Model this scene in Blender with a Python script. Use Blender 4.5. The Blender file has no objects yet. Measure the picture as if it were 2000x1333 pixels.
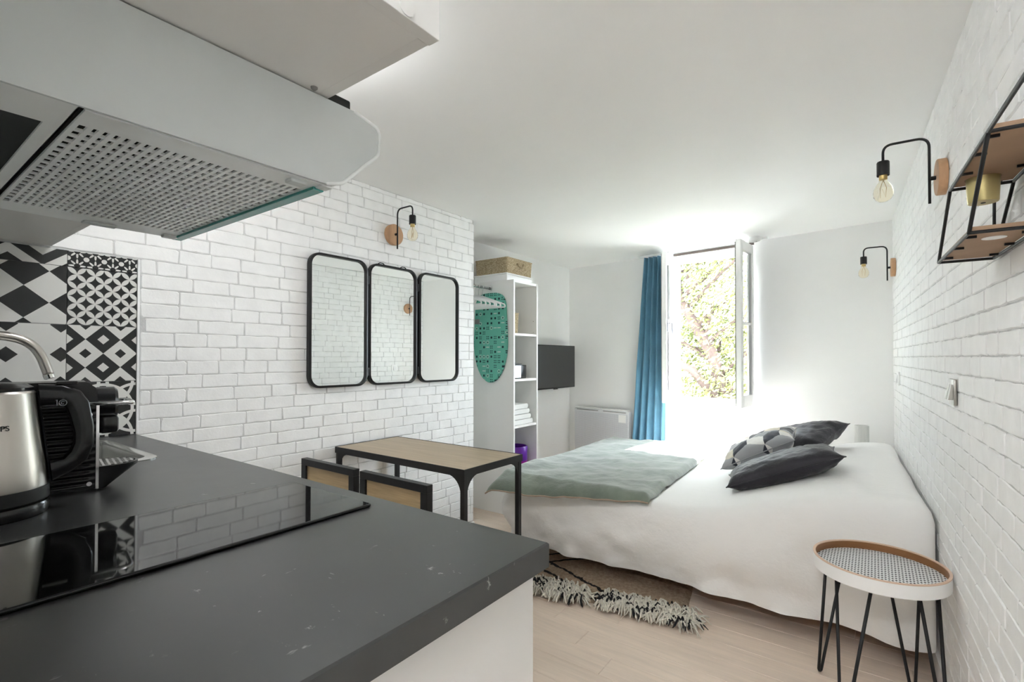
import bpy, bmesh, math, random
from mathutils import Vector, Matrix, noise
random.seed(7)
S = bpy.context.scene
COL = S.collection
R = math.radians
pi = math.pi

# ------------------------------------------------------------------ camera
cam_d = bpy.data.cameras.new('camera'); cam = bpy.data.objects.new('camera', cam_d); COL.objects.link(cam)
yaw, pitch, roll = 0.6343, 0.0135, 0.0007
fw = Vector((-math.sin(yaw)*math.cos(pitch), math.cos(yaw)*math.cos(pitch), math.sin(pitch)))
rt = Vector((math.cos(yaw), math.sin(yaw), 0)); up = rt.cross(fw)
r2 = rt*math.cos(roll)+up*math.sin(roll); u2 = -rt*math.sin(roll)+up*math.cos(roll)
cam.matrix_world = Matrix(((r2.x, u2.x, -fw.x, 2.2438), (r2.y, u2.y, -fw.y, -.6548), (r2.z, u2.z, -fw.z, 1.1977), (0, 0, 0, 1)))
cam_d.sensor_width = 36; cam_d.lens = 961.56*36/2000; cam_d.shift_y = 19.24/2000; cam_d.clip_start = .02
S.camera = cam
# ------------------------------------------------------------------ light and exposure
W = bpy.data.worlds.new('sky'); S.world = W; W.use_nodes = True
bg = W.node_tree.nodes['Background']; bg.inputs[0].default_value = (.82, .92, 1, 1); bg.inputs[1].default_value = 7.5
sun_d = bpy.data.lights.new('sun', 'SUN'); sun_d.energy = 19; sun_d.angle = R(.6); sun_d.color = (1, .98, .96)
sun = bpy.data.objects.new('sun', sun_d); COL.objects.link(sun)
sun.rotation_euler = Vector((-.08, -.62, -.79)).to_track_quat('-Z', 'Y').to_euler()
sun.location = (1, 9, 9)
por_d = bpy.data.lights.new('window_portal', 'AREA'); por_d.shape = 'RECTANGLE'; por_d.size = .74; por_d.size_y = 1.32; por_d.cycles.is_portal = True
por = bpy.data.objects.new('window_portal', por_d); COL.objects.link(por); por.location = (1.12, 4.0, 1.455); por.rotation_euler = (-pi/2, 0, -R(7))
vs = S.view_settings
vs.view_transform = 'Standard'; vs.look = 'None'; vs.exposure = 2.32; vs.gamma = 1; vs.use_curve_mapping = False
S.cycles.use_denoising = True
S.cycles.max_bounces = 11; S.cycles.diffuse_bounces = 9; S.cycles.glossy_bounces = 6; S.cycles.transmission_bounces = 8
S.cycles.sample_clamp_indirect = 12; S.cycles.caustics_reflective = False; S.cycles.caustics_refractive = False

# ------------------------------------------------------------------ helpers
def tag(o, label=None, cat=None, group=None, kind=None):
    if label: o['label'] = label
    if cat: o['category'] = cat
    if group: o['group'] = group
    if kind: o['kind'] = kind
    return o
def thing(name, label, cat, loc=(0, 0, 0), rz=0, group=None):
    o = bpy.data.objects.new(name, None); COL.objects.link(o); o.empty_display_size = .05
    o.location = loc; o.rotation_euler = (0, 0, rz)
    return tag(o, label, cat, group)
class MB:
    def __init__(s): s.v = []; s.f = []; s.uv = None
    def add(s, vs, fs):
        n = len(s.v); s.v += [tuple(p) for p in vs]; s.f += [tuple(i+n for i in f) for f in fs]; return s
    def box(s, a, b, bev=0):
        x0, y0, z0 = [min(p, q) for p, q in zip(a, b)]; x1, y1, z1 = [max(p, q) for p, q in zip(a, b)]
        if bev <= 0:
            return s.add([(x0, y0, z0), (x1, y0, z0), (x1, y1, z0), (x0, y1, z0), (x0, y0, z1), (x1, y0, z1), (x1, y1, z1), (x0, y1, z1)],
                         [(3, 2, 1, 0), (4, 5, 6, 7), (0, 1, 5, 4), (1, 2, 6, 5), (2, 3, 7, 6), (3, 0, 4, 7)])
        bm = bmesh.new(); bmesh.ops.create_cube(bm, size=1)
        for v in bm.verts: v.co = Vector(((x0+x1)/2+v.co.x*(x1-x0), (y0+y1)/2+v.co.y*(y1-y0), (z0+z1)/2+v.co.z*(z1-z0)))
        bmesh.ops.bevel(bm, geom=bm.edges[:], offset=min(bev, .45*min(x1-x0, y1-y0, z1-z0)), segments=2, profile=.5, affect='EDGES')
        return s.frombm(bm)
    def frombm(s, bm):
        bm.verts.index_update()
        s.add([v.co for v in bm.verts], [[v.index for v in f.verts] for f in bm.faces]); bm.free(); return s
    def tube(s, pts, r, n=10, closed=False, cap=True):
        pts = [Vector(p) for p in pts]; N = len(pts); rs = r if isinstance(r, (list, tuple)) else [r]*N
        ref = None; vs = []; fs = []
        for i, p in enumerate(pts):
            a = pts[(i-1) % N] if closed or i > 0 else p; b = pts[(i+1) % N] if closed or i < N-1 else p
            t = (b-a).normalized() if (b-a).length > 1e-9 else Vector((0, 0, 1))
            if ref is None:
                ref = t.orthogonal().normalized()
            ref = (ref - t*ref.dot(t)); ref = ref.normalized() if ref.length > 1e-6 else t.orthogonal().normalized()
            q = t.cross(ref)
            for k in range(n):
                w = 2*pi*k/n; vs.append(p+(ref*math.cos(w)+q*math.sin(w))*rs[i])
        for i in range(N if closed else N-1):
            j = (i+1) % N
            for k in range(n):
                fs.append((i*n+k, i*n+(k+1) % n, j*n+(k+1) % n, j*n+k))
        if cap and not closed:
            fs.append(tuple(range(n-1, -1, -1))); fs.append(tuple((N-1)*n+k for k in range(n)))
        return s.add(vs, fs)
    def lathe(s, prof, c=(0, 0, 0), n=32, axis='z', a0=0, a1=2*pi, cap=True):
        # prof: (r, h) list
        full = abs(a1-a0-2*pi) < 1e-6; m = n if full else n+1; vs = []; fs = []
        for r, h in prof:
            for k in range(m):
                w = a0+(a1-a0)*k/n; x, y = r*math.cos(w), r*math.sin(w)
                p = {'z': (x, y, h), 'x': (h, x, y), 'y': (y, h, x)}[axis]
                vs.append((p[0]+c[0], p[1]+c[1], p[2]+c[2]))
        for i in range(len(prof)-1):
            for k in range(n):
                k2 = (k+1) % m
                fs.append((i*m+k, i*m+k2, (i+1)*m+k2, (i+1)*m+k))
        if full and cap and prof[0] != prof[-1]:
            if prof[0][0] > 1e-6: fs.append(tuple(range(m-1, -1, -1)))
            if prof[-1][0] > 1e-6: fs.append(tuple((len(prof)-1)*m+k for k in range(m)))
        return s.add(vs, fs)
    def prism(s, poly, h0, h1, axis='x'):
        # poly in the two other axes (cyclic order), extruded along axis
        def P(u, v, h): return {'x': (h, u, v), 'y': (u, h, v), 'z': (u, v, h)}[axis]
        n = len(poly); vs = [P(u, v, h0) for u, v in poly]+[P(u, v, h1) for u, v in poly]
        fs = [tuple(range(n-1, -1, -1)), tuple(range(n, 2*n))]+[(i, (i+1) % n, n+(i+1) % n, n+i) for i in range(n)]
        return s.add(vs, fs)
    def grid(s, fn, nu, nv, closed_u=False):
        vs = [fn(i/nu, j/nv) for j in range(nv+1) for i in range(nu if closed_u else nu+1)]; m = nu if closed_u else nu+1
        fs = [(j*m+i, j*m+(i+1) % m, (j+1)*m+(i+1) % m, (j+1)*m+i) for j in range(nv) for i in range(nu)]
        return s.add(vs, fs)
    def xf(s, M):
        s.v = [tuple(M @ Vector(p)) for p in s.v]; return s
    def build(s, name, mat, parent=None, smooth=None, loc=None, kind=None, mod=None):
        me = bpy.data.meshes.new(name); me.from_pydata(s.v, [], s.f); me.validate()
        bm = bmesh.new(); bm.from_mesh(me); bmesh.ops.recalc_face_normals(bm, faces=bm.faces); bm.to_mesh(me); bm.free()
        if isinstance(mat, (list, tuple)):
            for m in mat: me.materials.append(m)
        else: me.materials.append(mat)
        if smooth is not None:
            if smooth >= 180: me.shade_smooth()
            else:
                me.shade_smooth(); me.set_sharp_from_angle(angle=R(smooth))
        o = bpy.data.objects.new(name, me); COL.objects.link(o)
        if parent: o.parent = parent
        if loc: o.location = loc
        if kind: o['kind'] = kind
        return o
def struct(name, mb, mat, parent=None, **k):
    return mb.build(name, mat, parent, kind='structure', **k)
def copy_tree(o, parent=None):
    c = o.copy(); COL.objects.link(c)
    if parent: c.parent = parent
    for ch in [x for x in bpy.data.objects if x.parent == o]: copy_tree(ch, c)
    return c
def rrect(w, h, r, n=8):
    p = []
    for cx, cy, a in ((w/2-r, h/2-r, 0), (-w/2+r, h/2-r, pi/2), (-w/2+r, -h/2+r, pi), (w/2-r, -h/2+r, 1.5*pi)):
        for k in range(n+1): p.append((cx+r*math.cos(a+pi/2*k/n), cy+r*math.sin(a+pi/2*k/n)))
    return p
def arcpath(pts, r, n=6):
    pts = [Vector(p) for p in pts]; out = [pts[0]]
    for i in range(1, len(pts)-1):
        a, b, c = pts[i-1], pts[i], pts[i+1]; d1 = (a-b).normalized(); d2 = (c-b).normalized()
        rr = min(r, .49*(a-b).length, .49*(c-b).length)
        p0 = b+d1*rr; p1 = b+d2*rr
        for k in range(n+1):
            t = k/n; out.append(p0*(1-t)**2+b*2*t*(1-t)+p1*t*t)
    out.append(pts[-1]); return out
def nz(x, y=0, z=0): return noise.noise(Vector((x, y, z)))
def sm(t): t = max(0, min(1, t)); return t*t*(3-2*t)

# ------------------------------------------------------------------ materials
class X:
    nt = None
    def __init__(s, k): s.k = k
    @staticmethod
    def op(o, *a):
        n = X.nt.nodes.new('ShaderNodeMath'); n.operation = o
        for i, q in enumerate(a):
            if isinstance(q, X): X.nt.links.new(q.k, n.inputs[i])
            else: n.inputs[i].default_value = q
        return X(n.outputs[0])
    def __add__(a, b): return X.op('ADD', a, b)
    __radd__ = __add__
    def __sub__(a, b): return X.op('SUBTRACT', a, b)
    def __rsub__(a, b): return X.op('SUBTRACT', b, a)
    def __mul__(a, b): return X.op('MULTIPLY', a, b)
    __rmul__ = __mul__
    def __truediv__(a, b): return X.op('DIVIDE', a, b)
    def __lt__(a, b): return X.op('LESS_THAN', a, b)
    def __gt__(a, b): return X.op('GREATER_THAN', a, b)
def fl(a): return X.op('FLOOR', a)
def fr(a): return X.op('FRACT', a)
def ab(a): return X.op('ABSOLUTE', a)
def mx(a, b): return X.op('MAXIMUM', a, b)
def mn(a, b): return X.op('MINIMUM', a, b)
def ln(a, b): return X.op('SQRT', a*a+b*b)
def md(a, b): return X.op('FLOORED_MODULO', a, b)
def mixc(f, a, b):
    n = X.nt.nodes.new('ShaderNodeMix'); n.data_type = 'RGBA'
    for i, q in ((0, f), (6, a), (7, b)):
        if isinstance(q, X): X.nt.links.new(q.k, n.inputs[i])
        elif i == 0: n.inputs[0].default_value = q
        else: n.inputs[i].default_value = tuple(q)+(1,) if len(q) == 3 else q
    return X(n.outputs[2])
def coords(kind='Object'):
    t = X.nt.nodes.new('ShaderNodeTexCoord'); s = X.nt.nodes.new('ShaderNodeSeparateXYZ'); X.nt.links.new(t.outputs[kind], s.inputs[0])
    return t.outputs[kind], [X(s.outputs[i]) for i in range(3)]
def ntex(scale, detail=3, rough=.5, stretch=(1, 1, 1), kind='Object', rand=False):
    t = X.nt.nodes.new('ShaderNodeTexCoord'); m = X.nt.nodes.new('ShaderNodeMapping'); n = X.nt.nodes.new('ShaderNodeTexNoise')
    X.nt.links.new(t.outputs[kind], m.inputs[0]); m.inputs['Scale'].default_value = stretch
    if rand:
        oi = X.nt.nodes.new('ShaderNodeObjectInfo'); c = X.nt.nodes.new('ShaderNodeCombineXYZ')
        mm = X(oi.outputs['Random'])*37.0
        for i in range(3): X.nt.links.new(mm.k, c.inputs[i])
        X.nt.links.new(c.outputs[0], m.inputs['Location'])
    X.nt.links.new(m.outputs[0], n.inputs['Vector']); n.inputs['Scale'].default_value = scale; n.inputs['Detail'].default_value = detail; n.inputs['Roughness'].default_value = rough
    return X(n.outputs['Fac'])
def ramp(f, stops):
    n = X.nt.nodes.new('ShaderNodeValToRGB'); X.nt.links.new(f.k, n.inputs[0]); cr = n.color_ramp
    while len(cr.elements) < len(stops): cr.elements.new(.5)
    for e, (p, c) in zip(cr.elements, stops): e.position = p; e.color = tuple(c)+(1,)
    return X(n.outputs[0])
def mat(name, col=(.8, .8, .8), rough=.5, metal=0, spec=.5, pat=None, bump=None, trans=0, ior=1.45, emit=None, sheen=0, coat=0, rpat=None):
    m = bpy.data.materials.new(name); m.use_nodes = True; X.nt = m.node_tree; b = X.nt.nodes['Principled BSDF']
    b.inputs['Base Color'].default_value = tuple(col)+(1,); b.inputs['Roughness'].default_value = rough; b.inputs['Metallic'].default_value = metal
    b.inputs['Specular IOR Level'].default_value = spec; b.inputs['Transmission Weight'].default_value = trans; b.inputs['IOR'].default_value = ior
    b.inputs['Sheen Weight'].default_value = sheen; b.inputs['Coat Weight'].default_value = coat
    if pat: X.nt.links.new(pat().k, b.inputs['Base Color'])
    if rpat: X.nt.links.new(rpat().k, b.inputs['Roughness'])
    if bump:
        f, st, d = bump; n = X.nt.nodes.new('ShaderNodeBump'); n.inputs['Strength'].default_value = st; n.inputs['Distance'].default_value = d
        X.nt.links.new(f().k, n.inputs['Height']); X.nt.links.new(n.outputs[0], b.inputs['Normal'])
    if emit:
        b.inputs['Emission Color'].default_value = tuple(emit[0])+(1,); b.inputs['Emission Strength'].default_value = emit[1]
    return m
def var(c, amt, scale=6, detail=4, stretch=(1, 1, 1), rand=False):
    lo = [max(0, q*(1-amt)) for q in c]; hi = [min(1, q*(1+amt)) for q in c]
    return lambda: ramp(ntex(scale, detail, .55, stretch, rand=rand), [(.3, lo), (.7, hi)])

MT = {}
MT['plaster'] = mat('white_plaster', (.88, .88, .875), .75, pat=var((.88, .88, .875), .012, 3), bump=(lambda: ntex(220, 2), .08, .001))
MT['ceiling'] = mat('ceiling_paint', (.90, .90, .895), .8, pat=var((.90, .90, .895), .01, 2))
MT['brick'] = mat('white_painted_brick', (.78, .78, .775), .6, pat=var((.86, .86, .855), .04, 14, 5, rand=True), bump=(lambda: ntex(95, 5, .65, rand=True), .35, .002))
MT['mortar'] = mat('painted_mortar', (.58, .58, .575), .8, pat=var((.58, .58, .575), .12, 30), bump=(lambda: ntex(140, 3), .4, .002))
MT['white'] = mat('white_paint', (.88, .88, .875), .4)
MT['cab'] = mat('white_melamine', (.69, .68, .66), .38, pat=var((.69, .68, .66), .015, 4))
MT['unit'] = mat('shelf_melamine', (.84, .835, .82), .45)
MT['black'] = mat('black_metal', (.012, .012, .013), .42, spec=.4)
MT['blackp'] = mat('black_plastic', (.01, .01, .011), .22)
MT['blackm'] = mat('black_matte', (.012, .012, .012), .6)
MT['steel'] = mat('brushed_steel', (.58, .55, .51), .3, 1, bump=(lambda: ntex(60, 2, .5, (1, 1, 40)), .05, .001))
MT['chrome'] = mat('chrome', (.75, .75, .75), .12, 1)
MT['sinksteel'] = mat('sink_steel', (.6, .6, .58), .22, 1)
MT['hood'] = mat('hood_grey_paint', (.60, .63, .625), .4, pat=var((.60, .63, .625), .03, 6))
MT['hoodmetal'] = mat('hood_satin_metal', (.84, .86, .855), .36, .15, pat=var((.84, .86, .855), .04, 7))
MT['dark'] = mat('dark_void', (.015, .017, .016), .7)
MT['teal'] = mat('teal_glass_edge', (.06, .30, .27), .15)
MT['cook'] = mat('ceramic_glass', (.004, .004, .004), .035, spec=.6)
MT['mirror'] = mat('mirror_silver', (.93, .95, .95), .012, 1)
MT['glass'] = mat('window_glass', (1, 1, 1), 0, trans=1, ior=1.02)
MT['bulb'] = mat('amber_bulb_glass', (1, .93, .78), .02, trans=1, ior=1.12)
MT['brass'] = mat('brass', (.62, .47, .2), .3, 1)
MT['gold'] = mat('gold_paint', (.66, .55, .26), .32, .8)
MT['filament'] = mat('filament', (.6, .42, .2), .4, .5)
def counter_pat():
    _, (x, y, z) = coords()
    f = ramp(ntex(26, 6, .7, (1, 1.6, 1)), [(.655, (0, 0, 0)), (.70, (1, 1, 1))])
    f2 = ramp(ntex(5, 2, .5), [(.5, (0, 0, 0)), (.66, (1, 1, 1))])
    f3 = ramp(ntex(70, 3, .6, (1, .35, 1)), [(.70, (0, 0, 0)), (.74, (1, 1, 1))])
    k = mx(f*f2, f3*f2)
    base = ramp(ntex(4, 5, .6), [(.3, (.022, .0225, .0225)), (.7, (.027, .0275, .0275))])
    return mixc(k, base, (.34, .33, .32))
MT['counter'] = mat('black_stone_laminate', (.03, .03, .03), .33, pat=counter_pat, spec=1.0, rpat=lambda: ramp(ntex(9, 4), [(.3, (.29,)*3), (.7, (.315,)*3)]))
def wood(c, amt=.18, st=(3, 40, 40), sc=1.2, rand=True):
    lo = [q*(1-amt) for q in c]; hi = [min(1, q*(1+amt*.6)) for q in c]
    def f():
        a = ntex(sc, 5, .6, st, rand=rand); b = ntex(sc*4, 3, .5, st, rand=rand)
        return ramp(a*.7+b*.3, [(.32, lo), (.68, hi)])
    return f
MT['floor'] = mat('pale_oak_floor', (.5, .4, .31), .48, pat=wood((.76, .635, .53), .10, (1.5, 22, 10)), bump=(lambda: ntex(2, 4, .6, (2, 60, 10), rand=True), .06, .001))
MT['groove'] = mat('floor_groove', (.2, .145, .1), .8)
MT['oak'] = mat('oak_top', (.46, .36, .25), .5, pat=wood((.47, .375, .265), .16, (1.6, 26, 10)))
MT['oakback'] = mat('oak_backrest', (.5, .36, .2), .5, pat=wood((.52, .38, .215), .22, (2.2, 10, 36)))
MT['beech'] = mat('beech_disc', (.52, .31, .17), .5, pat=wood((.54, .32, .18), .16, (20, 20, 3)))
MT['boardwood'] = mat('fibre_board', (.36, .235, .15), .7, pat=var((.36, .235, .15), .07, 10))
MT['traywood'] = mat('tray_bentwood', (.25, .115, .045), .45, pat=wood((.26, .12, .047), .15, (3, 3, 40)))
MT['trayedge'] = mat('tray_pale_edge', (.70, .50, .38), .5)
MT['linen'] = mat('white_cotton', (.87, .86, .845), .85, sheen=.2, bump=(lambda: ntex(7, 6, .62, (1, 1, 1)), .55, .016))
MT['linenfine'] = mat('white_towel', (.8, .8, .79), .95, bump=(lambda: ntex(300, 2), .5, .003))
MT['throw'] = mat('sage_velvet', (.2, .25, .2), .8, sheen=.6, pat=var((.185, .22, .18), .25, 7, 6), bump=(lambda: ntex(24, 5, .6), .5, .008))
MT['throwback'] = mat('sage_lining', (.40, .30, .23), .9)
MT['pillow'] = mat('charcoal_velvet', (.014, .011, .018), .55, sheen=.15, pat=var((.014, .0115, .018), .3, 8, 5), bump=(lambda: ntex(10, 5, .6), .8, .014))
MT['curtain'] = mat('blue_curtain', (.11, .27, .40), .8, sheen=.3, pat=var((.11, .27, .39), .10, 10), bump=(lambda: ntex(5, 4, .6, (1, 1, .3)), .3, .01))
MT['radi'] = mat('radiator_white', (.68, .69, .71), .4)
MT['tv'] = mat('tv_screen', (.045, .045, .046), .35, spec=.5)
MT['purple'] = mat('purple_plastic', (.115, .012, .30), .3)
MT['magenta'] = mat('magenta_plastic', (.32, .0, .26), .35)
MT['silver'] = mat('silver_plastic', (.4, .41, .45), .35, .6)
MT['wicker'] = mat('woven_seagrass', (.42, .33, .2), .85, pat=lambda: ramp(ntex(85, 3, .6, (1, 1, 2.2)), [(.35, (.26, .19, .10)), (.65, (.56, .46, .31))]), bump=(lambda: ntex(85, 3, .6, (1, 1, 2.2)), .9, .006))
MT['hanger'] = mat('white_plastic', (.82, .82, .82), .35)
MT['leaf'] = mat('spring_leaf', (.34, .40, .08), .6, pat=lambda: ramp(X(X.nt.nodes.new('ShaderNodeObjectInfo').outputs['Random'])*0+ntex(3, 2), [(.35, (.055, .065, .014)), (.65, (.15, .15, .045))]))
MT['bark'] = mat('tree_bark', (.05, .032, .025), .9, pat=var((.05, .032, .025), .3, 12))
MT['facade'] = mat('pale_render', (.22, .22, .23), .9, pat=var((.22, .22, .23), .05, 1))
MT['slate'] = mat('zinc_roof', (.2, .21, .23), .6)
MT['redcloth'] = mat('red_canvas', (.28, .03, .02), .8)
MT['yard'] = mat('courtyard_paving', (.15, .15, .13), .9, pat=var((.15, .15, .13), .2, 2))
MT['windark'] = mat('far_window_glass', (.05, .06, .07), .1)
MT['lintel'] = mat('brown_lintel', (.10, .075, .065), .6)
MT['grey'] = mat('grey_plastic', (.25, .25, .24), .4)
MT['switch'] = mat('satin_switch', (.42, .41, .38), .35, .6)

# patterned tiles; every tile mesh spans y 0..0.2, z 0..0.2 of its own object
TB, TW = (.022, .023, .023), (.70, .695, .665)
def tuv():
    _, (x, y, z) = coords(); return y*5.0, z*5.0
def t_circles():
    u, v = tuv(); a, b = (u+v)*4.0*.5*1.0+.5, (u-v)*4.0*.5+.5
    a, b = fr(a*1.0+(u+v)*2.0), fr(b*1.0+(u-v)*2.0)
    a, b = fr(a), fr(b); q = .7071
    n = (ln(a, b) < q)+(ln(1-a, b) < q)+(ln(a, 1-b) < q)+(ln(1-a, 1-b) < q)
    return mixc(n > 1.5, TB, TW)
def t_diamonds():
    u, v = tuv(); a, b = (u+v)*2.0+.0, (u-v)*2.0+.0
    par = md(fl(a)+fl(b), 2.0); inn = mx(ab(fr(a)-.5), ab(fr(b)-.5)) < .17
    return mixc(ab(par-inn), TW, TB)
def t_harlequin():
    u, v = tuv(); a, b = u/.62+v/.53+.10, u/.62-v/.53+.42
    return mixc(md(fl(a)+fl(b), 2.0), TW, TB)
def t_octagon():
    u, v = tuv(); a = ab(fr(u/.66+.10)-.5)*.66; b = ab(fr(v*1.0+.02)-.5)
    a2 = ab(fr(u/.66+.10)-.5)*.66; b2 = ab(fr(v+.52)-.5)
    k = mx((a+b*1.1) < .14, (a2+b2*1.1) < .14)
    return mixc(k, TW, TB)
def t_celtic():
    u, v = tuv(); a, b = fr(u*2.0), fr(v*2.0); w = .05
    def arc(cx, cy): return ab(ln(a-cx, b-cy)-.90) < w
    n = mx(mx(arc(-.02, -.02), arc(1.02, 1.02)), mx(arc(1.02, -.02), arc(-.02, 1.02)))
    ca, cb = ab(a-.5), ab(b-.5)
    fl4 = mx(mx(ln(ca-.10, cb) < .095, ln(ca, cb-.10) < .095), ln(ca, cb) < .1)
    d2 = mx(ln(ca-.36, cb-.36) < .035, mx(ln(ca-.36, cb-.27) < .03, ln(ca-.27, cb-.36) < .03))
    ring = ab(ln(ca, cb)-.5) < .0
    return mixc(mx(mx(n, fl4), mx(d2, ring)), TB, TW)
def t_stars():
    u, v = tuv(); a, b = fr(u*4.0)-.5, fr(v*4.0+.4)-.5
    th = X.op('ARCTAN2', b, a); r = ln(a, b)
    pet = (r < (.30+.17*X.op('COSINE', th*8.0)))*(r > .17)
    a2, b2 = fr(u*4.0+.5)-.5, fr(v*4.0+.9)-.5
    dot = ln(a2, b2) < .16
    return mixc(mx(pet, dot), TB, TW)
def t_bands():
    u, v = tuv(); k = ab(fr(u*1.2+.18)-.5)*1.2+v*1.9
    return mixc(md(fl(k*3.2+.2), 2.0), TB, TW)
TM = {n: mat('tile_'+n, TW, .22, pat=f) for n, f in dict(circles=t_circles, diamonds=t_diamonds, harlequin=t_harlequin, octagon=t_octagon, celtic=t_celtic, stars=t_stars, bands=t_bands).items()}
def p_blocks():
    _, (u, v, w) = coords('UV'); s = 2.3; x, y = u*s*1.0, v*s*1.0+.2; q = 1.732
    ax, ay = md(x, 1.0)-.5, md(y, q)-q/2; bx, by = md(x+.5, 1.0)-.5, md(y+q/2, q)-q/2
    c = (ax*ax+ay*ay) < (bx*bx+by*by)
    gx, gy = bx+(ax-bx)*c, by+(ay-by)*c
    th = (X.op('ARCTAN2', gy, gx)+pi)/(2*pi)*3.0; th = md(th+.25, 3.0)
    par = md(fl(x*1.0+.5*1)+fl(y/q*2.0), 3.0)
    k1 = th < 1.0; k2 = (th > 2.0)
    light = mixc(par < .9, (.70, .69, .66), (.62, .57, .46))
    return mixc(k1, mixc(k2, (.03, .032, .045), (.34, .345, .36)), light)
MT['blocks'] = mat('geometric_cushion', (.5, .5, .5), .8, pat=p_blocks, sheen=.2)
def p_iron():
    _, (x, y, z) = coords(); s = 27.0; a, b = x*s+50, z*s+50
    ca, cb = fl(a), fl(b); ua, ub = fr(a)-.5, fr(b)-.5
    rnd = fr(X.op('SINE', ca*12.9898+cb*78.233)*43758.5453)
    sq = mx(ab(ua), ab(ub)) < .22
    four = (mx(ab(ab(ua)-.2), ab(ab(ub)-.2)) < .11)
    ringw = ab(ln(ua, ub)-.30) < .05; ring2 = ab(ln(ua, ub)-.12) < .045
    bar = (ab(ua) < .42)*(ab(ub) < .09)
    blk = mx(sq*(rnd < .24), four*(rnd > .24)*(rnd < .48)); blk = mx(blk, ring2*(rnd > .55)*(rnd < .72))
    wht = mx(ringw*(rnd > .55)*(rnd < .72), bar*(rnd > .82)*(rnd < .93))
    return mixc(wht, mixc(blk, (.14, .47, .37), (.008, .035, .04)), (.6, .66, .62))
MT['iron'] = mat('teal_print_cotton', (.1, .4, .33), .8, pat=p_iron)
def p_cane():
    _, (x, y, z) = coords(); s = 54.0; a, b = fr(x*s)-.5, fr(y*s)-.5
    a2, b2 = fr(x*s+.5)-.5, fr(y*s+.5)-.5
    h = mx((ab(a)*1.0+ab(b)*.6) < .21, (ab(a2)+ab(b2)*.6) < .21)
    return mixc(h, (.74, .74, .735), (.05, .045, .05))
MT['cane'] = mat('white_cane_weave', (.8, .8, .8), .6, pat=p_cane)
MT['strand'] = mat('cream_wool', (.66, .62, .54), .95)
MT['strandb'] = mat('black_wool', (.018, .018, .02), .95)
def p_rug():
    _, (x, y, z) = coords(); w = (ntex(30, 2)-.5)*.03
    X1, Y1 = x+w, y+w
    def line(k, c, off, wd=.010): return ab((md(X1*k+Y1*c+off+.45, .9)-.45)) < wd
    m = mx(mx(line(.5, .866, .10), line(.5, .866, .19)), mx(line(-.62, .78, .05), line(-.62, .78, .15)))
    base = ramp(ntex(60, 4, .65), [(.3, (.36, .25, .165)), (.7, (.62, .48, .345))])
    return mixc(m, base, (.02, .016, .016))
MT['rug'] = mat('tan_rug_pile', (.4, .3, .2), 1, pat=p_rug, bump=(lambda: ntex(160, 4, .7), 1, .012))
MT['lampcyl'] = mat('ribbed_shade', (.72, .72, .70), .8)
MT['grille'] = mat('radiator_grille', (.6, .61, .64), .5, pat=lambda: mixc((ab(fr(coords()[1][2]*95.0)-.5)+ab(fr(coords()[1][0]*95.0)-.5)) < .42, (.66, .67, .70), (.42, .43, .46)))

# ------------------------------------------------------------------ room data
H = 2.153
RN = Vector((.999, .0442, 0)).normalized()           # right wall: outward normal and distance
RD = 2.5118
def xr(y): return (RD-RN.y*y)/RN.x
ARZ = math.atan2(RN.y, RN.x)
def onright(y, z, off=0):
    return Vector((xr(y), y, z))-RN*off
AF = -R(7.0)                                         # far wall direction
FB = Vector((-.4, 3.982, 0)); FX = Vector((math.cos(AF), math.sin(AF), 0)); FN = Vector((-math.sin(AF), math.cos(AF), 0))
def far(u, z, off=0): return FB+FX*u+Vector((0, 0, z))-FN*off    # u metres from the left far corner
FLEN = 2.772
YB, YK = -2.4, -.62                                  # back of the hall, kitchen rear wall
YL = 1.943                                           # end of the brick wall

# ------------------------------------------------------------------ structure
T = .12
fl_b = MB().box((-.55, YB-.1, -.10), (2.75, 4.2, -.012))
floor = struct('floor', fl_b, MT['groove'])
def planks():
    y = YB; i = 0; cache = {}
    while y < 4.15:
        x = -.5-random.random()*1.1
        while x < 2.6:
            L = random.choice((.9, 1.1, 1.3))
            x0, x1 = max(x, -.5), min(x+L, 2.7)
            if x1-x0 > .05 and y > -1.3:
                key = (round(x1-x0, 3)); m = cache.get(key)
                if m is None:
                    o = MB(); w, l, b, t = .1225, x1-x0, .0016, .012
                    o.add([(0, 0, 0), (l, 0, 0), (l, w, 0), (0, w, 0), (0, 0, t-b), (l, 0, t-b), (l, w, t-b), (0, w, t-b), (b, b, t), (l-b, b, t), (l-b, w-b, t), (b, w-b, t)],
                          [(0, 1, 5, 4), (1, 2, 6, 5), (2, 3, 7, 6), (3, 0, 4, 7), (4, 5, 9, 8), (5, 6, 10, 9), (6, 7, 11, 10), (7, 4, 8, 11), (8, 9, 10, 11), (3, 2, 1, 0)])
                    ob = o.build('plank', MT['floor'], floor); cache[key] = ob
                else:
                    ob = m.copy(); COL.objects.link(ob); ob.parent = floor
                ob.location = (x0, y, -.012)
            x += L+.0006
        y += .1232; i += 1
planks()
struct('ceiling', MB().box((-.55, YB-.1, H), (2.75, 4.10, H+.1)), MT['ceiling'])

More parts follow.
